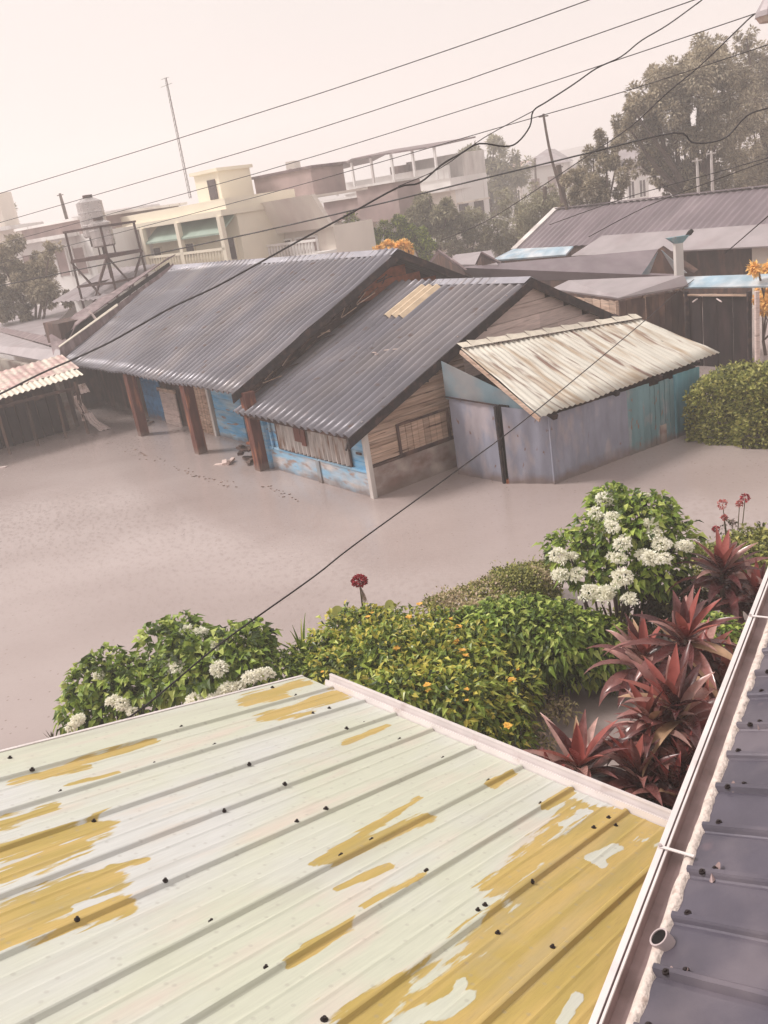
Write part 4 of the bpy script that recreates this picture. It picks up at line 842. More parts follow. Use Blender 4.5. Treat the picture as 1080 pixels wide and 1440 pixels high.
cable([(-60, 330), (0, 313), (360, 208), (633, 120), (680, 104), (976, 0), (1020, -16)], 28, 15, .0085, 'second straight wire from the top, leaving the top edge near the right corner')
cable([(-60, 359), (0, 343), (360, 244), (700, 139), (854, 89), (1080, 13), (1130, -4)], 30, 15, .0085, 'third straight wire from the top, ending in the upper right corner')
cable([(-60, 385), (0, 370), (360, 277), (700, 180), (880, 128), (1080, 63), (1130, 46)], 32, 15, .0085, 'fourth straight wire, crossing the olive tree crown')
cable([(-60, 416), (0, 402), (360, 327), (700, 246), (828, 215), (947, 187), (973, 200), (1000, 200), (1024, 191), (1050, 163), (1080, 152), (1130, 140)], 28, 14, .017, 'thick black wire with a dip in front of the olive tree', .012)
cable([(-60, 580), (0, 554), (56, 526), (106, 504), (153, 482), (194, 459), (242, 432), (300, 405), (348, 379), (418, 340), (493, 300), (559, 264), (590, 257), (622, 231), (648, 216), (674, 202), (710, 206), (728, 200), (745, 178), (750, 156), (769, 143), (806, 119), (839, 96), (873, 80), (902, 57), (939, 35), (987, 0), (1010, -18)], 13, 10.5, .016, 'twisted slack black cable winding from the lower left roofs to the top edge', .006)
cable([(560, 262), (620, 236), (680, 194), (750, 156)], 11.2, 10.6, .005, 'thin spare strand beside the twisted slack cable')
cable([(620, 338), (680, 313), (754, 267), (828, 218), (887, 178), (939, 130), (984, 93), (1035, 44), (1061, 20), (1080, 14)], 30, 15, .011, 'steep dark wire rising through the olive tree to the upper right corner')
cable([(773, 316), (880, 278), (998, 245), (1080, 222), (1120, 212)], 20, 15, .009, 'upper thin wire crossing just above the long mauve roof')
cable([(828, 333), (910, 290), (998, 256), (1080, 226), (1120, 214)], 20, 15, .009, 'lower thin wire crossing the long mauve roof')
cable([(1020, 356), (1050, 330), (1080, 304), (1120, 270)], 18, 14, .01, 'short thin wire slanting over the skirt roof at the right edge')
cable([(60, 1060), (180, 1010), (310, 905), (440, 812), (500, 765), (642, 662), (755, 577), (909, 449), (945, 417), (976, 393)], 5.6, 20, .008, 'long single black wire slanting low over the flood water')
# grey fixture in the upper right corner (top of a pole standing right of the frame)
p = at_y(1092, 18, 12); ft = thing('pole_lamp', Vector((p.x, p.y, -.8)), 'grey and brown lamp hood in the top right corner', 'street lamp'); zz = p.z + .8
b = MB(); b.tube([(.12, 0, 0), (.12, 0, zz + .3)], .09, 10, .07); b.build('pole', 'bark', ft)
b = MB(); b.tube([(0, 0, zz - .02), (0, 0, zz + .04), (0, 0, zz + .2), (0, 0, zz + .3)], [.25, .24, .14, .1], 14); b.build('hood', 'pale_roof', ft)
b = MB(); b.tube([(0, 0, zz - .08), (0, 0, zz - .02)], [.2, .24], 14); b.build('rim', 'red_sheet', ft)

# ================================================================== green peeling roof in the foreground
P0 = at_z(460, 965, 2.4)
gd = (at_z(925, 1160, 2.4) - P0).normalized()
rdn = Vector((math.cos(R(49.8)) * math.cos(R(-19.3)), math.sin(R(49.8)) * math.cos(R(-19.3)), math.sin(R(-19.3))))
gn = gd.cross(rdn).normalized()
if gn.z < 0: gn = -gn
def ab(px, py):
    p = on_plane(px, py, gn, P0) - P0; e2 = -rdn; c = gd.dot(e2); x, y = p.dot(gd), p.dot(e2); a = (x - c * y) / (1 - c * c); return a, y - c * a
gr = thing('peeling_roof', P0, 'foreground ribbed roof with flaking pale green paint over mustard yellow', 'roof')
ribs = [.048, .365, .652, .968, 1.298, 1.638, 1.971, 2.297, 2.62, 2.95, 3.28]
def prof(a):
    h_ = 0.0
    for r_ in ribs:
        d = abs(a - r_)
        if d < .021: h_ = max(h_, .016 * min(1, (.021 - d) / .013))
    k = [(ribs[i] + (ribs[i + 1] - ribs[i]) * f) for i in range(len(ribs) - 1) for f in (.33, .66)]
    for q in k:
        d = abs(a - q)
        if d < .012: h_ = max(h_, .0035 * (1 - d / .012))
    return h_
a_ = -.257; As = []
while a_ < 3.3:
    As.append(a_); near = min(abs(a_ - r_) for r_ in ribs); a_ += .006 if near < .03 else .0125
Bs = [i * .026 for i in range(int(4.3 / .026))]
patches = []
def cap(x0, y0, x1, y1, w_, amt=1.0): patches.append((*ab(x0, y0), *ab(x1, y1), w_, amt))
cap(0, 1318, 150, 1240, .085); cap(0, 1200, 140, 1165, .075); cap(0, 1290, 110, 1238, .07); cap(0, 1330, 170, 1275, .05); cap(0, 1235, 110, 1190, .06)
cap(20, 1100, 215, 1043, .035); cap(60, 1092, 125, 1078, .03); cap(95, 1104, 165, 1087, .02); cap(0, 1160, 75, 1135, .04); cap(50, 1210, 150, 1140, .02)
cap(350, 985, 425, 960, .07, .9); cap(380, 1008, 480, 975, .085, .9); cap(345, 990, 400, 978, .04, .9); cap(485, 1045, 545, 1020, .028)
cap(440, 1215, 590, 1122, .022); cap(455, 1212, 600, 1150, .045); cap(475, 1205, 560, 1165, .04); cap(475, 1250, 550, 1218, .02); cap(515, 1275, 595, 1230, .02)
cap(430, 1330, 500, 1295, .02); cap(408, 1356, 492, 1303, .022); cap(155, 1220, 205, 1210, .02)
cap(690, 1105, 720, 1088, .03); cap(765, 1135, 800, 1112, .035); cap(500, 1425, 560, 1390, .05); cap(490, 1440, 540, 1410, .06)
cap(700, 1250, 760, 1195, .07); cap(850, 1150, 920, 1170, .12, 1.1); cap(760, 1205, 870, 1145, .075); cap(740, 1260, 900, 1150, .11, 1.2); cap(700, 1330, 900, 1200, .16, 1.3); cap(640, 1400, 850, 1250, .12, 1.2)
cap(590, 1412, 700, 1340, .06, 1.1); cap(660, 1440, 900, 1260, .22, 1.4); cap(760, 1440, 880, 1330, .3, 1.4); cap(805, 1130, 880, 1150, .05, .8); cap(760, 1180, 800, 1140, .045, .7)
holes = []
def hole(x0, y0, x1, y1, w_): holes.append((*ab(x0, y0), *ab(x1, y1), w_))
hole(832, 1208, 868, 1192, .034); hole(845, 1218, 850, 1214, .02); hole(790, 1440, 812, 1400, .018); hole(650, 1380, 640, 1400, .02); hole(110, 1275, 150, 1262, .02); hole(610, 1425, 650, 1400, .04); hole(560, 1440, 640, 1405, .03); hole(790, 1160, 830, 1140, .02)
def capd(a, b_, s):
    x0, y0, x1, y1, w_ = s[:5]; dx, dy = x1 - x0, y1 - y0; t_ = max(0, min(1, ((a - x0) * dx + (b_ - y0) * dy) / (dx * dx + dy * dy + 1e-9)))
    return 1 - math.hypot(a - x0 - dx * t_, (b_ - y0 - dy * t_)) / w_
vs, pl = [], []
for a in As:
    h_ = prof(a)
    for bb_ in Bs:
        vs.append(gd * a - rdn * bb_ + gn * h_)
        nz = .95 * noise.noise(Vector((a * 55, bb_ * 3.0, 0))) + .3 * noise.noise(Vector((a * 60, bb_ * 8, 4))) + .3 * noise.noise(Vector((a * 7, bb_ * 2.2, 8)))
        v_ = -1
        for s in patches:
            d = capd(a, bb_, s) * s[5]
            if d > v_: v_ = d
        q = max((capd(a, bb_, s) for s in holes), default=-1)
        v_ = max(-1, v_) + nz
        if q > -.5: v_ = min(v_, -q * 1.6 + nz * .7)
        pl.append(max(0.0, min(1.0, .5 + v_ * .6)))
nb = len(Bs); fs = [(i * nb + j, i * nb + j + 1, (i + 1) * nb + j + 1, (i + 1) * nb + j) for i in range(len(As) - 1) for j in range(nb - 1)]
mp_ = bpy.data.materials.new('flaking green roof paint'); mp_.use_nodes = True; t = mp_.node_tree; L = t.links.new; b = t.nodes['Principled BSDF']
at = nd(t, 'ShaderNodeAttribute', attribute_name='peel'); tc = nd(t, 'ShaderNodeTexCoord')
rot = nd(t, 'ShaderNodeVectorRotate', rotation_type='Z_AXIS'); rot.inputs['Angle'].default_value = -R(49.8); L(tc.outputs['Object'], rot.inputs['Vector'])
def mpn(scale, st, det=5):
    mp = nd(t, 'ShaderNodeMapping'); mp.inputs['Scale'].default_value = st; L(rot.outputs[0], mp.inputs[0]); n = nd(t, 'ShaderNodeTexNoise'); n.inputs['Scale'].default_value = scale; n.inputs['Detail'].default_value = det; L(mp.outputs[0], n.inputs[0]); return n.outputs[0]
def mr(src, a, b_, c=0, d=1):
    r = nd(t, 'ShaderNodeMapRange'); r.inputs[1].default_value = a; r.inputs[2].default_value = b_; r.inputs[3].default_value = c; r.inputs[4].default_value = d; L(src, r.inputs[0]); return r.outputs[0]
def mxc(f, a, b_, bl='MIX'):
    x = nd(t, 'ShaderNodeMix', data_type='RGBA', blend_type=bl)
    for i, v in ((0, f), (6, a), (7, b_)):
        if isinstance(v, (int, float)): x.inputs[i].default_value = v
        elif isinstance(v, tuple): x.inputs[i].default_value = (*v, 1)
        else: L(v, x.inputs[i])
    return x.outputs[2]
base_c = mxc(mr(mpn(1.1, (.6, 1.4, 1)), .4, .62), (.53, .545, .44), (.56, .565, .545))
base_c = mxc(mr(mpn(2.3, (.5, 3, 1)), .55, .75), base_c, (.585, .515, .44))
base_c = mxc(mr(mpn(9, (.5, 6, 1)), .6, .8, 0, .35), base_c, (.46, .45, .38))
och = mxc(mr(mpn(3, (.4, 4, 1)), .4, .6), (.50, .355, .115), (.42, .31, .085))
ad = nd(t, 'ShaderNodeMath', operation='ADD'); L(at.outputs['Fac'], ad.inputs[0]); L(mr(mpn(30, (.16, 2.6, 1), 6), .3, .7, -.17, .17), ad.inputs[1])
pk = mr(ad.outputs[0], .43, .58)
och = mxc(mr(mpn(45, (.1, 5, 1)), .55, .8, 0, .5), och, (.3, .2, .08))
cc = mxc(pk, base_c, och)
cc = mxc(mr(mpn(3.5, (1, 1, 1), 8), .62, .8, 0, .35), cc, (.4, .34, .28))
vo = nd(t, 'ShaderNodeTexVoronoi', voronoi_dimensions='2D'); vo.inputs['Scale'].default_value = 9; L(rot.outputs[0], vo.inputs['Vector'])
cc = mxc(mr(vo.outputs['Distance'], .05, .09, .28, 0), cc, (.3, .27, .24))
cc = mxc(1.0, cc, mr(mpn(14, (.3, 7, 1)), .3, .7, .94, 1.05), 'MULTIPLY')
cc = mxc(mr(mpn(1.7, (.15, 5, 1), 6), .56, .74, 0, .3), cc, (.33, .3, .25))
L(cc, b.inputs['Base Color']); L(mr(pk, 0, 1, .42, .55), b.inputs['Roughness'])
bpn = nd(t, 'ShaderNodeBump'); bpn.inputs['Strength'].default_value = .5; bpn.inputs['Distance'].default_value = .0015; bpn.invert = True; L(pk, bpn.inputs['Height']); L(bpn.outputs[0], b.inputs['Normal'])
sh_ = MB().add(vs, fs).build('sheets', mp_, gr)
at_ = sh_.data.attributes.new('peel', 'FLOAT', 'POINT'); at_.data.foreach_set('value', pl)
sh_.modifiers.new('s', 'SOLIDIFY').thickness = .003
for (x, y) in ((14, 1066), (45, 1086), (85, 1116), (132, 1155), (255, 1025), (302, 1049), (217, 1075), (350, 1077), (400, 1107), (458, 1142), (417, 1160), (315, 1142), (232, 1244), (108, 1299), (297, 1298), (374, 1361), (480, 1204), (523, 1182), (600, 1225), (456, 1434), (220, 998), (383, 967), (416, 978), (463, 996), (440, 1003), (512, 1017), (487, 1028), (562, 1042), (623, 1067), (687, 1098), (760, 1130), (835, 1164), (866, 1161), (856, 1150), (748, 1243), (682, 1273), (672, 1280), (777, 1332), (700, 1313)):
    p = on_plane(x, y, gn, P0); a, bb_ = ab(x, y); p = P0 + gd * a - rdn * bb_ + gn * prof(a); b = MB()
    big = rnd(.008, .0115); b.tube([p - P0 - gn * .004, p - P0 + gn * .003, p - P0 + gn * .0035, p - P0 + gn * .011], [big * 1.25, big * 1.2, big * .7, big * .6], 8); b.build('screw', 'screw', gr)
# eave gutter: a raised white edge along the low end
b = MB()
b.bar(-gd * .03 + rdn * .012 + gn * .012, gd * 3.3 + rdn * .012 + gn * .012, .012, .05, tuple(gn)); b.bar(-gd * .03 + rdn * .055 + gn * .025, gd * 3.3 + rdn * .055 + gn * .025, .01, .075, tuple(gn))
b.bar(-gd * .03 + rdn * .045 - gn * .012, gd * 3.3 + rdn * .034 - gn * .012, .05, .01, tuple(gn)); b.bar(-gd * .03 + rdn * .055 + gn * .066, gd * 3.3 + rdn * .055 + gn * .066, .02, .012, tuple(gn))
b.build('white_gutter', 'flash', gr)
b = MB(); b.bar(-gd * .265 + rdn * .0 - gn * .02, -gd * .265 - rdn * 4.2 - gn * .02, .02, .05, tuple(gn)); b.build('side_flashing', 'flash', gr)
b = MB(); z0 = -P0.z - .8; q0, q1 = -gd * .15 - rdn * .25, gd * 3.3 - rdn * .25
b.add([q0 - gn * .05, q1 - gn * .05, Vector((q1.x, q1.y, z0)), Vector((q0.x, q0.y, z0))], [(0, 1, 2, 3)]); q2 = q0 - rdn * 4
b.add([q0 - gn * .05, q2 - gn * .05, Vector((q2.x, q2.y, z0)), Vector((q0.x, q0.y, z0))], [(0, 1, 2, 3)]); b.build('wall_under_roof', 'plaster', gr)

# ================================================================== mauve rib roof with gutter, lower right
ZA = 3.12
P1 = at_z(914, 1222, ZA); pg = (at_z(1080, 800, ZA) - at_z(830, 1440, ZA)).normalized(); pp = Vector((pg.y, -pg.x, 0))
pr = thing('mauve_roof', P1, 'mauve grey ribbed roof with white gutter and mortar seal in the lower right corner', 'roof')
T0, T1 = -1.6, 4.6
def bar_(o0, z0, o1, z1, nm, m_, w_=None, h_=.006):
    b = MB(); N_ = 30
    b.prism([pg * T0 + pp * o0 + Vector((0, 0, z0)), pg * T0 + pp * o1 + Vector((0, 0, z1)), pg * T0 + pp * o1 + Vector((0, 0, z1 - h_)), pg * T0 + pp * o0 + Vector((0, 0, z0 - h_))], pg * (T1 - T0)); return b.build(nm, m_, pr)
gt1 = bar_(-.003, 0, .018, 0, 'gutter_lip', 'flash', h_=.014)
bar_(.018, -.006, .024, -.02, 'lip_groove', 'gut_in')
bar_(.024, -.004, .032, -.004, 'inner_lip', 'flash', h_=.01)
bar_(-.003, -.014, .002, -.014, 'outer_face', 'flash', h_=.1)
bar_(.030, -.008, .036, -.055, 'inner_face', 'gut_in'); bar_(.034, -.055, .098, -.055, 'trough', 'gut_in')
bar_(.092, -.02, .1, -.02, 'back_face', 'gut_in', h_=.05)
# mortar strip, ragged on both sides
b = MB(); n = 240; vs = []
for i in range(n + 1):
    s_ = T0 + (T1 - T0) * i / n; nA = noise.noise(Vector((s_ * 9, 0, 0))); nB = noise.noise(Vector((s_ * 14, 5, 0))) + .5 * noise.noise(Vector((s_ * 40, 5, 3)))
    i0 = .084 + .004 * nA; i1 = .134 + .012 * nB
    for j in range(6):
        t_ = j / 5; vs.append(pg * s_ + pp * (i0 + (i1 - i0) * t_) + Vector((0, 0, -.022 + .026 * math.sin(t_ * 2.6) + .006 * noise.noise(Vector((s_ * 30, t_ * 3, 7))) + (.0 if t_ else -.02))))
b.add(vs, [(i * 6 + j, i * 6 + j + 1, (i + 1) * 6 + j + 1, (i + 1) * 6 + j) for i in range(n) for j in range(5)]); b.build('mortar_seal', 'foam', pr, smooth=True)
# sheet
up_ = Vector((-math.cos(R(131.4)) * math.cos(R(20.5)), -math.sin(R(131.4)) * math.cos(R(20.5)), math.sin(R(20.5))))
pn = pg.cross(up_).normalized(); pn = pn if pn.z > 0 else -pn
base_p = pp * .125 + Vector((0, 0, -.008))
prb = [-1.35, -1.08, -.85, -.635, -.409, -.179, .045, .29, .53, .75, .97, 1.22, 1.42, 1.63, 1.85, 2.07, 2.3, 2.52, 2.74, 2.97, 3.2, 3.42, 3.65, 3.88, 4.1]
def pprof(s_):
    h_ = 0
    for r_ in prb:
        d = abs(s_ - r_)
        if d < .022: h_ = max(h_, .02 * min(1, (.022 - d) / .011))
        elif d < .034 and s_ < r_: h_ = min(h_, -.003)
    return h_
vs = []; S_ = []; s_ = T0
while s_ < T1: S_.append(s_); s_ += .006 if min(abs(s_ - r_) for r_ in prb) < .04 else .02
NB = 34
for s_ in S_:
    for j in range(NB):
        vs.append(base_p + pg * s_ + up_ * (j * 3.2 / (NB - 1)) + pn * (pprof(s_) + .003 * noise.noise(Vector((s_ * 4, j * .5, 0)))))
b = MB(); b.add(vs, [(i * NB + j, i * NB + j + 1, (i + 1) * NB + j + 1, (i + 1) * NB + j) for i in range(len(S_) - 1) for j in range(NB - 1)])
o = b.build('ribbed_sheet', 'proof', pr); o.modifiers.new('s', 'SOLIDIFY').thickness = .003
for i, r_ in enumerate(prb):
    for k, dd in enumerate(((.06, .012),) if i % 2 else ((.055, -.012), (.1, .014))):
        p = base_p + pg * (r_ + dd[1]) + up_ * (dd[0] + rnd(-.01, .02)) + pn * (pprof(r_ + dd[1]) + .0); b = MB(); b.tube([p - pn * .003, p + pn * .003, p + pn * .0035, p + pn * .009], [.013, .012, .007, .006], 8); b.build('screw', 'screw', pr)
# strap brackets across the gutter
for s_ in (.12, 1.98, 3.4):
    b = MB(); b.bar(pg * s_ + pp * .0 + Vector((0, 0, .004)), pg * (s_ - .02) + pp * .13 + Vector((0, 0, .014)), .012, .004); b.build('strap_bracket', 'flash', pr)
    b = MB(); q = pg * s_ + pp * .006 + Vector((0, 0, .004)); b.tube([q, q + Vector((0, 0, .008))], .007, 8); b.build('rivet', 'pipe', pr)
# open pipe end under the sheet
q = pg * (-.305) + pp * .108 + Vector((0, 0, .022)); b = MB(); n = 24; vs = []
axd = (-pp * .55 + Vector((0, 0, .83)) - pg * .15).normalized(); xd = pg - axd * pg.dot(axd); xd.normalize(); yd = axd.cross(xd)
for i in range(n):
    a = 2 * math.pi * i / n; dr = xd * math.cos(a) + yd * math.sin(a)
    vs += [q + dr * .034 - axd * .06, q + dr * .034, q + dr * .028, q + dr * .028 - axd * .05]
b.add(vs, [f for i in range(n) for k in range(3) for f in ((4 * i + k, 4 * ((i + 1) % n) + k, 4 * ((i + 1) % n) + k + 1, 4 * i + k + 1),)]); pe = b.build('pipe_end', 'pipe', pr)
b = MB(); b.add([q - axd * .004 + (xd * math.cos(2 * math.pi * i / n) + yd * math.sin(2 * math.pi * i / n)) * .0285 for i in range(n)], [tuple(range(n))]); b.build('bore_shade_disc', 'black', pe)  # flat black disc paints the shade inside the pipe
for i, r_ in enumerate(prb):          # smeared dark sealant where the ribs are screwed down
    for k in range(3):
        p = base_p + pg * (r_ + rnd(-.03, .03)) + up_ * (rnd(.06, .13)); b = MB(); vs = [p + pn * (pprof(r_) * .8 + .003)]
        m0 = 10; rr = rnd(.01, .022)
        for j in range(m0): a = 6.283 * j / m0; k_ = rr * (1 + .5 * noise.noise(Vector((a * 1.5, i, k)))); vs.append(p + up_ * math.cos(a) * k_ * .5 + pg * math.sin(a) * k_ * 1.2 + pn * (pprof((p - base_p).dot(pg) + math.sin(a) * k_) + .0012))
        if i % 2 == 0 and k < 2: b.add(vs, [(0, j + 1, (j + 1) % m0 + 1) for j in range(m0)]); b.build('sealant_smear', 'gut_in', pr)
b = MB(); z0 = -ZA - .8; w0, w1 = pg * T0 + pp * .16, pg * T1 + pp * .16
b.prism([w0 + Vector((0, 0, -.1)), w1 + Vector((0, 0, -.1)), Vector((w1.x, w1.y, z0)), Vector((w0.x, w0.y, z0))], pp * .1); b.build('wall_under_roof', 'brown_wall', pr)
b = MB(); b.prism([pg * T0 + pp * .0 + Vector((0, 0, -.11)), pg * T1 + Vector((0, 0, -.11)), pg * T1 + pp * .2 + Vector((0, 0, -.11)), pg * T0 + pp * .2 + Vector((0, 0, -.11))], Vector((0, 0, -.012))); b.build('soffit', 'brown_wall', pr)

# ================================================================== garden
UPV = Vector((0, 0, 1))
def leaves(mb, lumps, n, Ls, W_, out=1.0, droop=.3, inner=.3, zmin=None, fold=.25):
    tot = sum(r.x * r.y + r.x * r.z for _, r in lumps)
    for c, r in lumps:
        for _ in range(int(n * (r.x * r.y + r.x * r.z) / tot)):
            d = Vector((random.gauss(0, 1), random.gauss(0, 1), random.gauss(0, 1) + .35)).normalized()
            k = rnd(.45, .9) if random.random() < inner else rnd(.82, 1.08) + .3 * noise.noise(d * 3.3 + c * 3)
            p = c + Vector((d.x * r.x, d.y * r.y, d.z * r.z)) * k
            if zmin is not None and p.z < zmin: p.z = zmin + rnd(0, .1)
            ld = (d * out + Vector((rnd(-.8, .8), rnd(-.8, .8), rnd(-.5, .4)))).normalized()
            mb.leaf(p, ld, (d + UPV * .6 + Vector((rnd(-.4, .4), rnd(-.4, .4), 0))).normalized(), Ls * rnd(.65, 1.3), W_ * rnd(.7, 1.25), fold, droop)
def lump(px, py, z, rx, rz, base_, ry=None):
    c = at_z(px, py, z) - base_; return (c, Vector((rx, ry or rx, rz)))
def gbase(px, py, z): p = at_z(px, py, z); return Vector((p.x, p.y, 0))
def flower_ball(mb, c, r, n, ps, flat=.75):
    for _ in range(n):
        d = Vector((random.gauss(0, 1), random.gauss(0, 1), random.gauss(0, 1) + .4)).normalized(); p = c + Vector((d.x * r, d.y * r, d.z * r * flat)) * rnd(.55, 1)
        mb.leaf(p, (d + Vector((rnd(-.7, .7), rnd(-.7, .7), rnd(-.5, .3)))).normalized(), d, ps * rnd(.7, 1.2), ps * rnd(.5, .8), .15, .1)
def stems(o, pts, r=.014, m_='stem'):
    b = MB()
    for p in pts:
        p = Vector(p); f = Vector((p.x * .25 + rnd(-.06, .06), p.y * .25 + rnd(-.06, .06), -.5)); mid = f.lerp(p, .5) + Vector((rnd(-.06, .06), rnd(-.06, .06), 0)); b.tube([f, mid, p], [r * 1.5, r, r * .5], 6)
    return b.build('stems', m_, o)
# white flowering shrub, right
def white_shrub(base_, lumps, balls, label, n=2600, ll=.12, lw_=.07, br=.105, push=.2):
    o = thing('white_flower_shrub', base_, label, 'shrub')
    b = MB(); leaves(b, lumps, n, ll, lw_, .8, .35, .3, .05); b.build('foliage', 'leaf_a', o)
    stems(o, [c for c, r in lumps] + [c for c, r in lumps], .016, 'bark')
    for (x, y, z) in balls:
        c = at_z(x, y, z); c += (Vector((0, 0, H)) - c).normalized() * push; c -= base_; b = MB(); k = br * rnd(.6, 1.3)
        flower_ball(b, c, k, int(230 * (k / br) ** 1.6), .036 * rnd(.85, 1.2), rnd(.45, .8)); c2 = c + Vector((rnd(-1, 1), rnd(-1, 1), rnd(-.6, .6))) * k; flower_ball(b, c2, k * .55, 60, .034, .6); b.build('flower_head', 'petal_white', o)
    return o
gb = gbase(868, 880, 0)
ws = white_shrub(gb, [lump(865, 715, 1.7, .28, .22, gb), lump(900, 735, 1.6, .34, .25, gb), lump(850, 750, 1.45, .33, .28, gb), lump(940, 760, 1.35, .3, .25, gb), lump(800, 775, 1.3, .27, .22, gb), lump(830, 800, 1.1, .33, .25, gb), lump(880, 800, 1.1, .32, .28, gb), lump(925, 800, 1.1, .28, .25, gb), lump(855, 705, 1.75, .2, .15, gb), lump(920, 715, 1.65, .2, .15, gb)],
    [(850, 702, 1.75), (838, 722, 1.65), (862, 728, 1.65), (905, 700, 1.7), (915, 735, 1.6), (920, 748, 1.5), (875, 765, 1.45), (930, 765, 1.4), (905, 780, 1.3), (915, 785, 1.3), (935, 785, 1.3), (962, 768, 1.35), (785, 780, 1.3), (805, 782, 1.25), (870, 785, 1.3), (788, 808, 1.1), (812, 806, 1.1), (875, 812, 1.15), (830, 832, .95), (850, 834, .95), (885, 842, .95), (862, 742, 1.6), (855, 850 - 15, .95)],
    'tall leafy shrub covered in white flower heads beside the burgundy plants', 2600, .12, .07, .092, .26)
gb = gbase(330, 1010, .3)
w2 = white_shrub(gb, [lump(270, 920, 1.0, .34, .24, gb), lump(330, 915, 1.0, .34, .24, gb), lump(250, 950, .85, .36, .25, gb), lump(300, 950, .85, .36, .25, gb), lump(350, 940, .85, .3, .25, gb), lump(230, 905, 1.05, .25, .2, gb), lump(255, 890, 1.15, .22, .16, gb), lump(360, 905, 1.0, .2, .2, gb)],
    [(262, 886, 1.15), (280, 890, 1.12), (250, 938, .95), (240, 935, .95), (308, 940, .95), (305, 908, 1.05), (320, 970, .75), (335, 966, .75), (368, 948, .85), (375, 944, .85), (300, 985, .7), (275, 985, .7), (352, 953, .85)],
    'white flowering shrub with an orange leaf, just beyond the peeling roof', 2200, .14, .08, .08, .25)
b = MB(); c = at_z(335, 903, 1.05) - gb
for k in range(9): b.strap(c, Vector((rnd(-.4, .4), rnd(-.4, .4), -.6)), .14, .03, .5, 3)
b.build('dry_leaves', 'petal_orange', w2)
gb = gbase(150, 1030, .3)
w3 = white_shrub(gb, [lump(150, 940, .95, .22, .2, gb), lump(130, 965, .8, .27, .22, gb), lump(175, 955, .85, .25, .22, gb), lump(110, 1000, .6, .22, .2, gb), lump(155, 990, .6, .3, .25, gb), lump(205, 975, .75, .25, .25, gb)],
    [(160, 985, .75), (172, 990, .72), (110, 1012, .6), (100, 1022, .55), (185, 1000, .65), (140, 950, .9)], 'left clump of white flowering shrub, lowest against the flood water', 1400, .13, .075, .07, .22)
b = MB(); p = at_z(70, 1030, .5) - gb
for k in range(5): b.strap(p + Vector((0, 0, -.15)), Vector((rnd(-.3, .3), rnd(-.3, .3), 1)), .2, .03, .3, 4)
b.build('side_shoot', 'leaf_dark', w3)
# yellow flowered sprawling shrub
gb = gbase(600, 960, .2)
ys = thing('yellow_flower_shrub', gb, 'broad sprawling green shrub dotted with yellow flowers beside the white gutter', 'shrub')
lum = [lump(x, y, z, r, r * .75, gb) for x, y, z, r in ((500, 900, .75, .42), (460, 930, .7, .35), (560, 895, .7, .36), (620, 900, .65, .36), (540, 930, .8, .45), (600, 940, .75, .45), (660, 930, .7, .4), (570, 980, .75, .4), (640, 985, .7, .42), (690, 1000, .5, .32), (665, 1025, .5, .28), (715, 1035, .35, .22), (610, 1010, .6, .3), (480, 950, .75, .3), (715, 970, .5, .3), (518, 882, .75, .24))]
b = MB(); leaves(b, lum, 8600, .13, .052, .7, .4, .35, .03); b.build('foliage', 'leaf_b', ys)
b = MB(); leaves(b, [(c + Vector((0, 0, .04)), r * 1.03) for c, r in lum], 2600, .085, .04, .7, .2, 0, .03); b.build('young_leaves', 'leaf_yellow', ys)
stems(ys, [c for c, r in lum] * 2, .012)
for (x, y, z) in ((517, 868, 1.0), (558, 912, .98), (645, 882, .92), (650, 915, .9), (678, 902, .8), (720, 956, .72), (601, 964, .95), (714, 1021, .7), (640, 905, .9), (655, 922, .9), (590, 850, .85), (575, 868, .9)):
    c = at_z(x, y, z + .03); c += (Vector((0, 0, H)) - c).normalized() * .12; c -= gb; b = MB(); fs_ = rnd(.038, .06)
    for k in range(7): a = k * .9 + rnd(0, .3); b.leaf(c, Vector((math.cos(a), math.sin(a), rnd(.1, .7))), UPV, fs_, fs_ * .85, .1, .15)
    b.build('flower', 'petal_yellow', ys)
for k in range(16):
    lc, lr_ = random.choice(lum); d = Vector((rnd(-.7, .7), rnd(-.9, .1), rnd(.5, 1))).normalized(); c = lc + Vector((d.x * lr_.x, d.y * lr_.y, d.z * lr_.z)) * 1.12; b = MB(); fs_ = rnd(.025, .05)
    for q in range(6): a = q * 1.05; b.leaf(c, Vector((math.cos(a), math.sin(a), rnd(.1, .8))), UPV, fs_, fs_ * .85, .1, .15)
    b.build('flower', 'petal_yellow', ys)
# glossy dark shrub
gb = gbase(780, 930, .2)
ds = thing('glossy_shrub', gb, 'dense rounded dark green shrub between the yellow flowers and the open water', 'shrub')
lum = [lump(x, y, z, r, r * .8, gb) for x, y, z, r in ((742, 882, .65, .36), (792, 888, .6, .36), (710, 890, .75, .38), (770, 900, .65, .42), (820, 900, .55, .36), (842, 925, .4, .26), (755, 925, .5, .32), (805, 930, .4, .28), (705, 878, .65, .3), (852, 940, .25, .17), (662, 884, .65, .26))]
b = MB(); leaves(b, lum, 8500, .125, .062, .7, .45, .35, .03); b.build('foliage', 'leaf_a', ds); stems(ds, [c for c, r in lum] * 2, .014, 'bark')
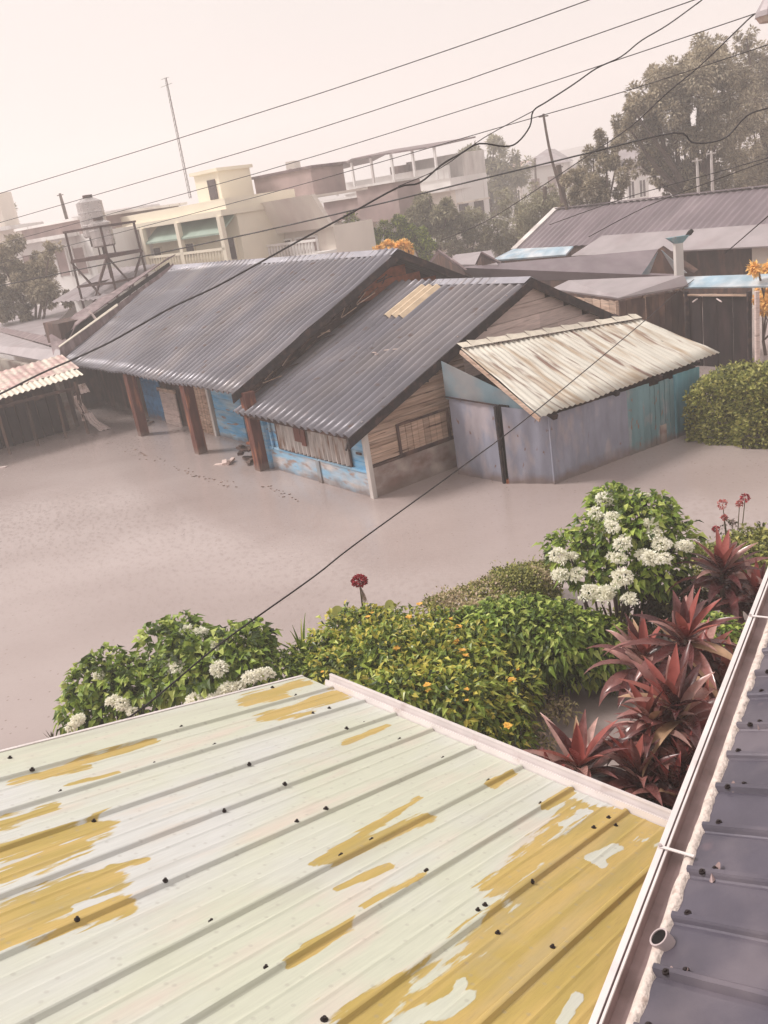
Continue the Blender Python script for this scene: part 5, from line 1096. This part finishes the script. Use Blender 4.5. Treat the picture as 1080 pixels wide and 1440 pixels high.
# clipped hedges
def hedge(px0, py0, px1, py1, z, w_, label, n, m_='leaf_hedge', tips=0, ls=.045, name='clipped_hedge', cat='hedge', hz0=0.0):
    a, c = at_z(px0, py0, z), at_z(px1, py1, z); b0 = Vector(((a.x + c.x) / 2, (a.y + c.y) / 2, 0)); o = thing(name, b0, label, cat)
    d = c - a; ln = d.length; d.normalize(); s_ = Vector((-d.y, d.x, 0)); b = MB(); b2 = MB()
    for k in range(n):
        t_ = rnd(-.01, 1.01); e_ = random.random(); wob = .13 * noise.noise(Vector((t_ * ln * 1.3, px0, 0))) + .07 * noise.noise(Vector((t_ * ln * 4, px0, 3))); ed = max(0, abs(t_ - .5) * ln - ln / 2 + w_ * .35) / (w_ * .35); hz = z * (1 + wob) * (1 - .16 * ed * ed)
        if e_ < .45: u_ = rnd(-1, 1); q = Vector((0, 0, hz - .17 * hz * abs(u_) ** 2.5 + (rnd(0, .12) if random.random() < .06 else 0))) + s_ * (u_ * w_ / 2); nrm = UPV + s_ * u_ * .5
        elif e_ < .85: sg = random.choice((-1, -1, 1)); zz_ = rnd(0, hz * .86); q = s_ * (sg * w_ / 2 * (1 + wob + .1 * noise.noise(Vector((t_ * ln * 3, zz_ * 3, 9)))) * (1 - .12 * (zz_ / hz) ** 3)) + Vector((0, 0, zz_)); nrm = s_ * sg + UPV * .3
        else: q = s_ * rnd(-.5, .5) * w_ + Vector((0, 0, rnd(.1, hz))); nrm = UPV
        q += Vector((rnd(-.03, .03), rnd(-.03, .03), rnd(-.04, .03))); p = a + d * (t_ * ln) - b0; p.z = 0
        tgt = b2 if (tips and e_ < .45 and random.random() < tips * (.5 + noise.noise(p * 2.5 + q))) else b
        tgt.leaf(p + q, (nrm.normalized() * .7 + Vector((rnd(-.9, .9), rnd(-.9, .9), rnd(-.4, .8)))).normalized(), nrm, ls * rnd(.7, 1.4), ls * rnd(.45, .8), .2, .15)
    b.build('foliage', m_, o)
    if b2.v: b2.build('new_tips', 'leaf_tip', o)
    b = MB()
    for k in range(int(ln / .25) + 1): p = a + d * (k * .25) - b0; b.tube([(p.x, p.y, -.6), (p.x + rnd(-.05, .05), p.y, z * .8)], .02, 5, .01)
    b.build('stems', 'bark', o); return o
hedge(600, 845, 770, 800, .6, .55, 'clipped low hedge with pinkish tips behind the yellow flower shrub', 9000, tips=1.1)
hedge(640, 865, 740, 835, .75, .5, 'pink tipped mound of hedge in front of the low clipped hedge', 5000, tips=1.6)
hedge(970, 775, 1130, 752, .55, .6, 'clipped olive hedge behind the burgundy plants at the right edge', 9000)
hedge(690, 805, 782, 793, .5, .5, 'dark clipped hedge end just left of the white flowering shrub', 4500, 'leaf_hedge')
a = at_z(1000, 560, .9)
hedge(994, 520, 1160, 526, 1.25, 1.6, 'big rounded clipped hedge beside the teal end of the shed', 17000, ls=.09)
# weeds trailing in the water
gb = gbase(760, 1000, 0); o = thing('trailing_weed', gb, 'thin grey green weed trailing into the water patch by the gutter', 'weed')
b = MB(); lum = [lump(x, y, .12, .16, .08, gb) for x, y in ((770, 985), (790, 1000), (750, 1010), (765, 1040))]; leaves(b, lum, 520, .07, .025, .6, .2, .2, .01); b.build('foliage', 'leaf_tip', o); stems(o, [c for c, r in lum], .008)
gb = gbase(880, 895, 0); o = thing('trailing_weed', gb, 'sparse weed under the white flowering shrub at the narrow water channel', 'weed')
b = MB(); lum = [lump(x, y, .15, .15, .1, gb) for x, y in ((870, 870), (890, 890), (910, 880), (930, 860))]; leaves(b, lum, 600, .08, .03, .6, .2, .2, .01); b.build('foliage', 'leaf_hedge', o); stems(o, [c for c, r in lum], .01)
# shrubs filling the ground between hedge and burgundy plants
for (pts, lab, mm) in ((((930, 835, .6, .3), (960, 850, .6, .28), (905, 850, .45, .22)), 'dull green filler shrub between white flowers and burgundy plants', 'leaf_dark'),
                       (((1040, 790, .8, .3), (1065, 800, .8, .25), (1060, 770, .75, .25)), 'olive filler shrub right of the topmost burgundy plant', 'leaf_hedge'),
                       (((1010, 900, .7, .25), (985, 930, .6, .25), (1000, 950, .6, .2)), 'small green and yellow shrub squeezed against the white gutter', 'leaf_a')):
    gb = gbase(pts[0][0], pts[0][1], pts[0][2]); o = thing('filler_shrub', gb, lab, 'shrub'); b = MB(); lum = [lump(x, y, z, r, r, gb) for x, y, z, r in pts]
    leaves(b, lum, 1500, .09, .045, .7, .3, .3, .03); b.build('foliage', mm, o); stems(o, [c for c, r in lum] * 2)
# burgundy cordylines
def cordyline(px, py, z, label, nr=3, L_=None, seed=0, heads=None):
    L_ = L_ or rnd(.52, .7)
    gb = gbase(px, py, z); o = thing('cordyline', gb, label, 'plant', group='burgundy strap leaved plants along the gutter')
    hs_ = heads or [(0, 0, z)]
    b = MB(); y_ = MB(); od = MB(); st = MB()
    hs_ = list(hs_) + [(hs_[0][0] + rnd(-.3, .3), hs_[0][1] + rnd(-.3, .3), hs_[0][2] * rnd(.5, .75))]
    for (hx, hy, hz_) in hs_:
        tl = Matrix.Rotation(rnd(-.45, .45), 3, 'X') @ Matrix.Rotation(rnd(-.45, .45), 3, 'Y')
        c = Vector((hx, hy, hz_)); st.tube([(hx * .5, hy * .5, -.6), (hx * .8, hy * .8, hz_ * .5), c], [.03, .026, .02], 7)
        n = 34
        for k in range(n):
            t_ = k / n; a = k * 2.4 + rnd(-.4, .4); el = .1 + 1.05 * t_ + rnd(-.12, .12); d = Vector((math.cos(a) * math.cos(el), math.sin(a) * math.cos(el), math.sin(el)))
            d = tl @ d; p = c + tl @ Vector((0, 0, -.22 + .24 * t_)) + d * .01; ll = L_ * rnd(.8, 1.15) * (1 - .35 * t_)
            (y_ if t_ > .84 else (od if random.random() < .06 else b)).strap(p, d, ll, L_ * .2 * rnd(.75, 1.15) * (1 - .3 * t_), rnd(.9, 2.1) * (1.15 - t_), 8, rnd(-.3, .3))
    b.build('leaves', 'cord', o, smooth=True); y_.build('young_leaves', 'cord_young', o, smooth=True); st.build('stems', 'bark', o)
    if od.v: od.build('faded_leaves', 'cord_old', o, smooth=True)
    return o
cordyline(1015, 800, 1.15, 'topmost burgundy cordyline, in front of the clipped olive hedge', heads=[(0, 0, 1.15), (.3, -.2, .85)])
cordyline(965, 905, 1.2, 'burgundy cordyline with the bright crimson centre beside the white flowers', heads=[(0, 0, 1.25), (.18, .25, .8)])
cordyline(905, 925, .95, 'spreading pinkish cordyline leaning over the narrow water channel', heads=[(0, 0, .95)])
cordyline(945, 990, 1.2, 'burgundy cordyline standing in the middle of the row beside the gutter', heads=[(0, 0, 1.2), (.3, .2, .7)])
cordyline(912, 1018, 1.05, 'tall red cordyline overhanging the open water patch', heads=[(0, 0, 1.1)], L_=.5)
cordyline(895, 1075, .9, 'dark cordyline in the shade under the end of the white gutter', heads=[(0, 0, .85), (.25, -.15, .7)])
cordyline(815, 1078, .85, 'lowest leftmost cordyline, touching the corner of the peeling roof', heads=[(0, 0, .85)])
cordyline(960, 1060, .8, 'shaded cordyline tucked below the mauve roof gutter', heads=[(0, 0, .8)])
# bowl
p = at_z(1005, 968, .75); o = thing('plastic_bowl', p - Vector((0, 0, .12)), 'pale blue plastic bowl half hidden among burgundy leaves', 'bowl')
b = MB(); b.tube([(0, 0, 0), (0, 0, .01), (0, 0, .08), (0, 0, .12), (0, 0, .1), (0, 0, .03)], [.04, .06, .1, .12, .11, .05], 16, cap=True); b.build('shell', 'bowl', o)
b = MB(); b.tube([(0, 0, -.7), (0, 0, 0)], .05, 8); b.build('stake', 'bark', o)
# celosia
gb = gbase(510, 880, .5); o = thing('cockscomb', gb, 'single dark red cockscomb flower on a pale drooping stalk', 'flower'); top = at_z(506, 820, 1.25) - gb
b = MB(); b.tube([(0, 0, -.5), top * .6, top], [.015, .013, .011], 6); b.build('stem', 'stem', o)
b = MB(); flower_ball(b, top + Vector((0, 0, .03)), .085, 420, .032, .7); b.build('flower_head', 'petal_red', o)
b = MB()
for k in range(8): b.strap(top - Vector((0, 0, .06)), Vector((rnd(-.3, .3), rnd(-.3, .3), -1)), .2, .03, .1, 4)
b.build('withered_leaves', 'cloth', o)
# roses
gb = gbase(1025, 770, .4); o = thing('rose_bush', gb, 'thin rose stems with one deep red and faded pink blooms above the hedge', 'rose bush')
tips = [(1048, 700, 1.35, 'petal_red', .05), (1016, 709, 1.3, 'petal_pink', .055), (1007, 744, 1.05, 'petal_red', .035), (1040, 708, 1.28, 'petal_pink', .03), (1018, 728, 1.15, 'petal_pink', .03), (1030, 735, 1.1, 'cloth', .03)]
stems(o, [at_z(x, y, z) - gb for x, y, z, m_, r in tips], .009)
for x, y, z, m_, r in tips:
    b = MB(); flower_ball(b, at_z(x, y, z) - gb, r, 90, .03, .9); b.build('bloom', m_, o)
b = MB(); leaves(b, [lump(1025, 745, 1.0, .12, .14, gb)], 60, .05, .03); b.build('foliage', 'leaf_dark', o)
# lily like plant
gb = gbase(425, 930, .3); o = thing('spider_lily', gb, 'arching strap leaved plant between the white and the yellow flowering shrubs', 'plant')
b = MB(); c = at_z(428, 930, .7) - gb
for k in range(22): a = rnd(0, 6.28); el = rnd(.5, 1.4); b.strap(c, Vector((math.cos(a) * math.cos(el), math.sin(a) * math.cos(el), math.sin(el))), rnd(.35, .6), .03, rnd(.8, 1.9), 8)
b.build('leaves', 'leaf_b', o); stems(o, [c])
b = MB(); leaves(b, [lump(400, 945, .75, .25, .2, gb), lump(440, 945, .7, .25, .2, gb)], 1500, .085, .04, .7, .3, .3, .03); b.build('ground_foliage', 'leaf_a', o)
gb = gbase(474, 880, .6); o = thing('broad_leaf_plant', gb, 'few large round grey green leaves at the left of the yellow flower shrub', 'plant')
for (x, y, z, r) in ((474, 865, 1.05, .09), (520, 890, .95, .07), (490, 892, .95, .06), (548, 852, 1.0, .06)):
    c = at_z(x, y, z) - gb; b = MB(); n = 14; ax = Vector((rnd(-.5, .5), -.8, rnd(.4, .9))).normalized(); x_ = ax.cross(UPV).normalized(); y_ = ax.cross(x_)
    b.add([c + ax * -.012] + [c + (x_ * math.cos(6.283 * i / n) + y_ * math.sin(6.283 * i / n) * 1.25) * r for i in range(n)], [(0, i + 1, (i + 1) % n + 1) for i in range(n)]); b.build('leaf', 'leaf_hedge', o)
stems(o, [at_z(x, y, z) - gb for (x, y, z, r) in ((474, 865, 1.05, .09), (520, 890, .95, .07), (548, 852, 1.0, .06))], .008)

# ================================================================== flotsam
b = MB(); c0 = at_z(260, 650, 0)
for (x0, y0, x1, y1, n) in ((175, 632, 215, 645, 16), (215, 645, 280, 672, 20), (290, 668, 335, 688, 18), (362, 680, 420, 706, 18), (140, 618, 175, 632, 4)):
    for k in range(n):
        t_ = random.random(); p = at_z(x0 + (x1 - x0) * t_ + random.gauss(0, 6), y0 + (y1 - y0) * t_ + random.gauss(0, 2.5), .006) - c0; s_ = rnd(.008, .05); a = rnd(0, 3.1)
        b.prism([p + Vector((math.cos(a + q) * s_ * (1 if q % 2 < 1 else .5), math.sin(a + q) * s_ * .5, 0)) for q in (0, 1.57, 3.14, 4.71)], (0, 0, .008))
o = b.build('floating_debris', 'debris'); o.location = c0; tag(o, 'thin scattered line of brown twigs and scum drifting past the porch', 'debris', kind='stuff')
o = MB().prism([(-.12, -.05, 0), (.1, -.07, 0), (.14, .05, 0), (-.08, .07, 0)], (0, 0, .03)).build('litter_scrap', 'paper'); o.location = at_z(3, 658, .0); tag(o, 'pale scrap of litter floating at the left edge', 'litter')
o = MB().prism([(-.1, -.05, 0), (.1, -.06, 0), (.1, .05, 0), (-.08, .06, 0)], (0, 0, .08)).build('red_brick', 'brick_red', bevel=.01); o.location = at_z(719, 679, -.01); tag(o, 'reddish brick lying at the foot of the shed door gap', 'brick')

# ================================================================== rain haze over the whole place
hzm = bpy.data.materials.new('rain haze'); hzm.use_nodes = True; t = hzm.node_tree; t.nodes.remove(t.nodes['Principled BSDF'])
pv = nd(t, 'ShaderNodeVolumePrincipled'); pv.inputs['Color'].default_value = (1, .965, .96, 1); pv.inputs['Density'].default_value = .0042; pv.inputs['Anisotropy'].default_value = .2
t.links.new(pv.outputs[0], t.nodes['Material Output'].inputs['Volume'])
o = MB().box((-260, -70, -2.5), (260, 345, 34)).build('haze', hzm); tag(o, kind='stuff')
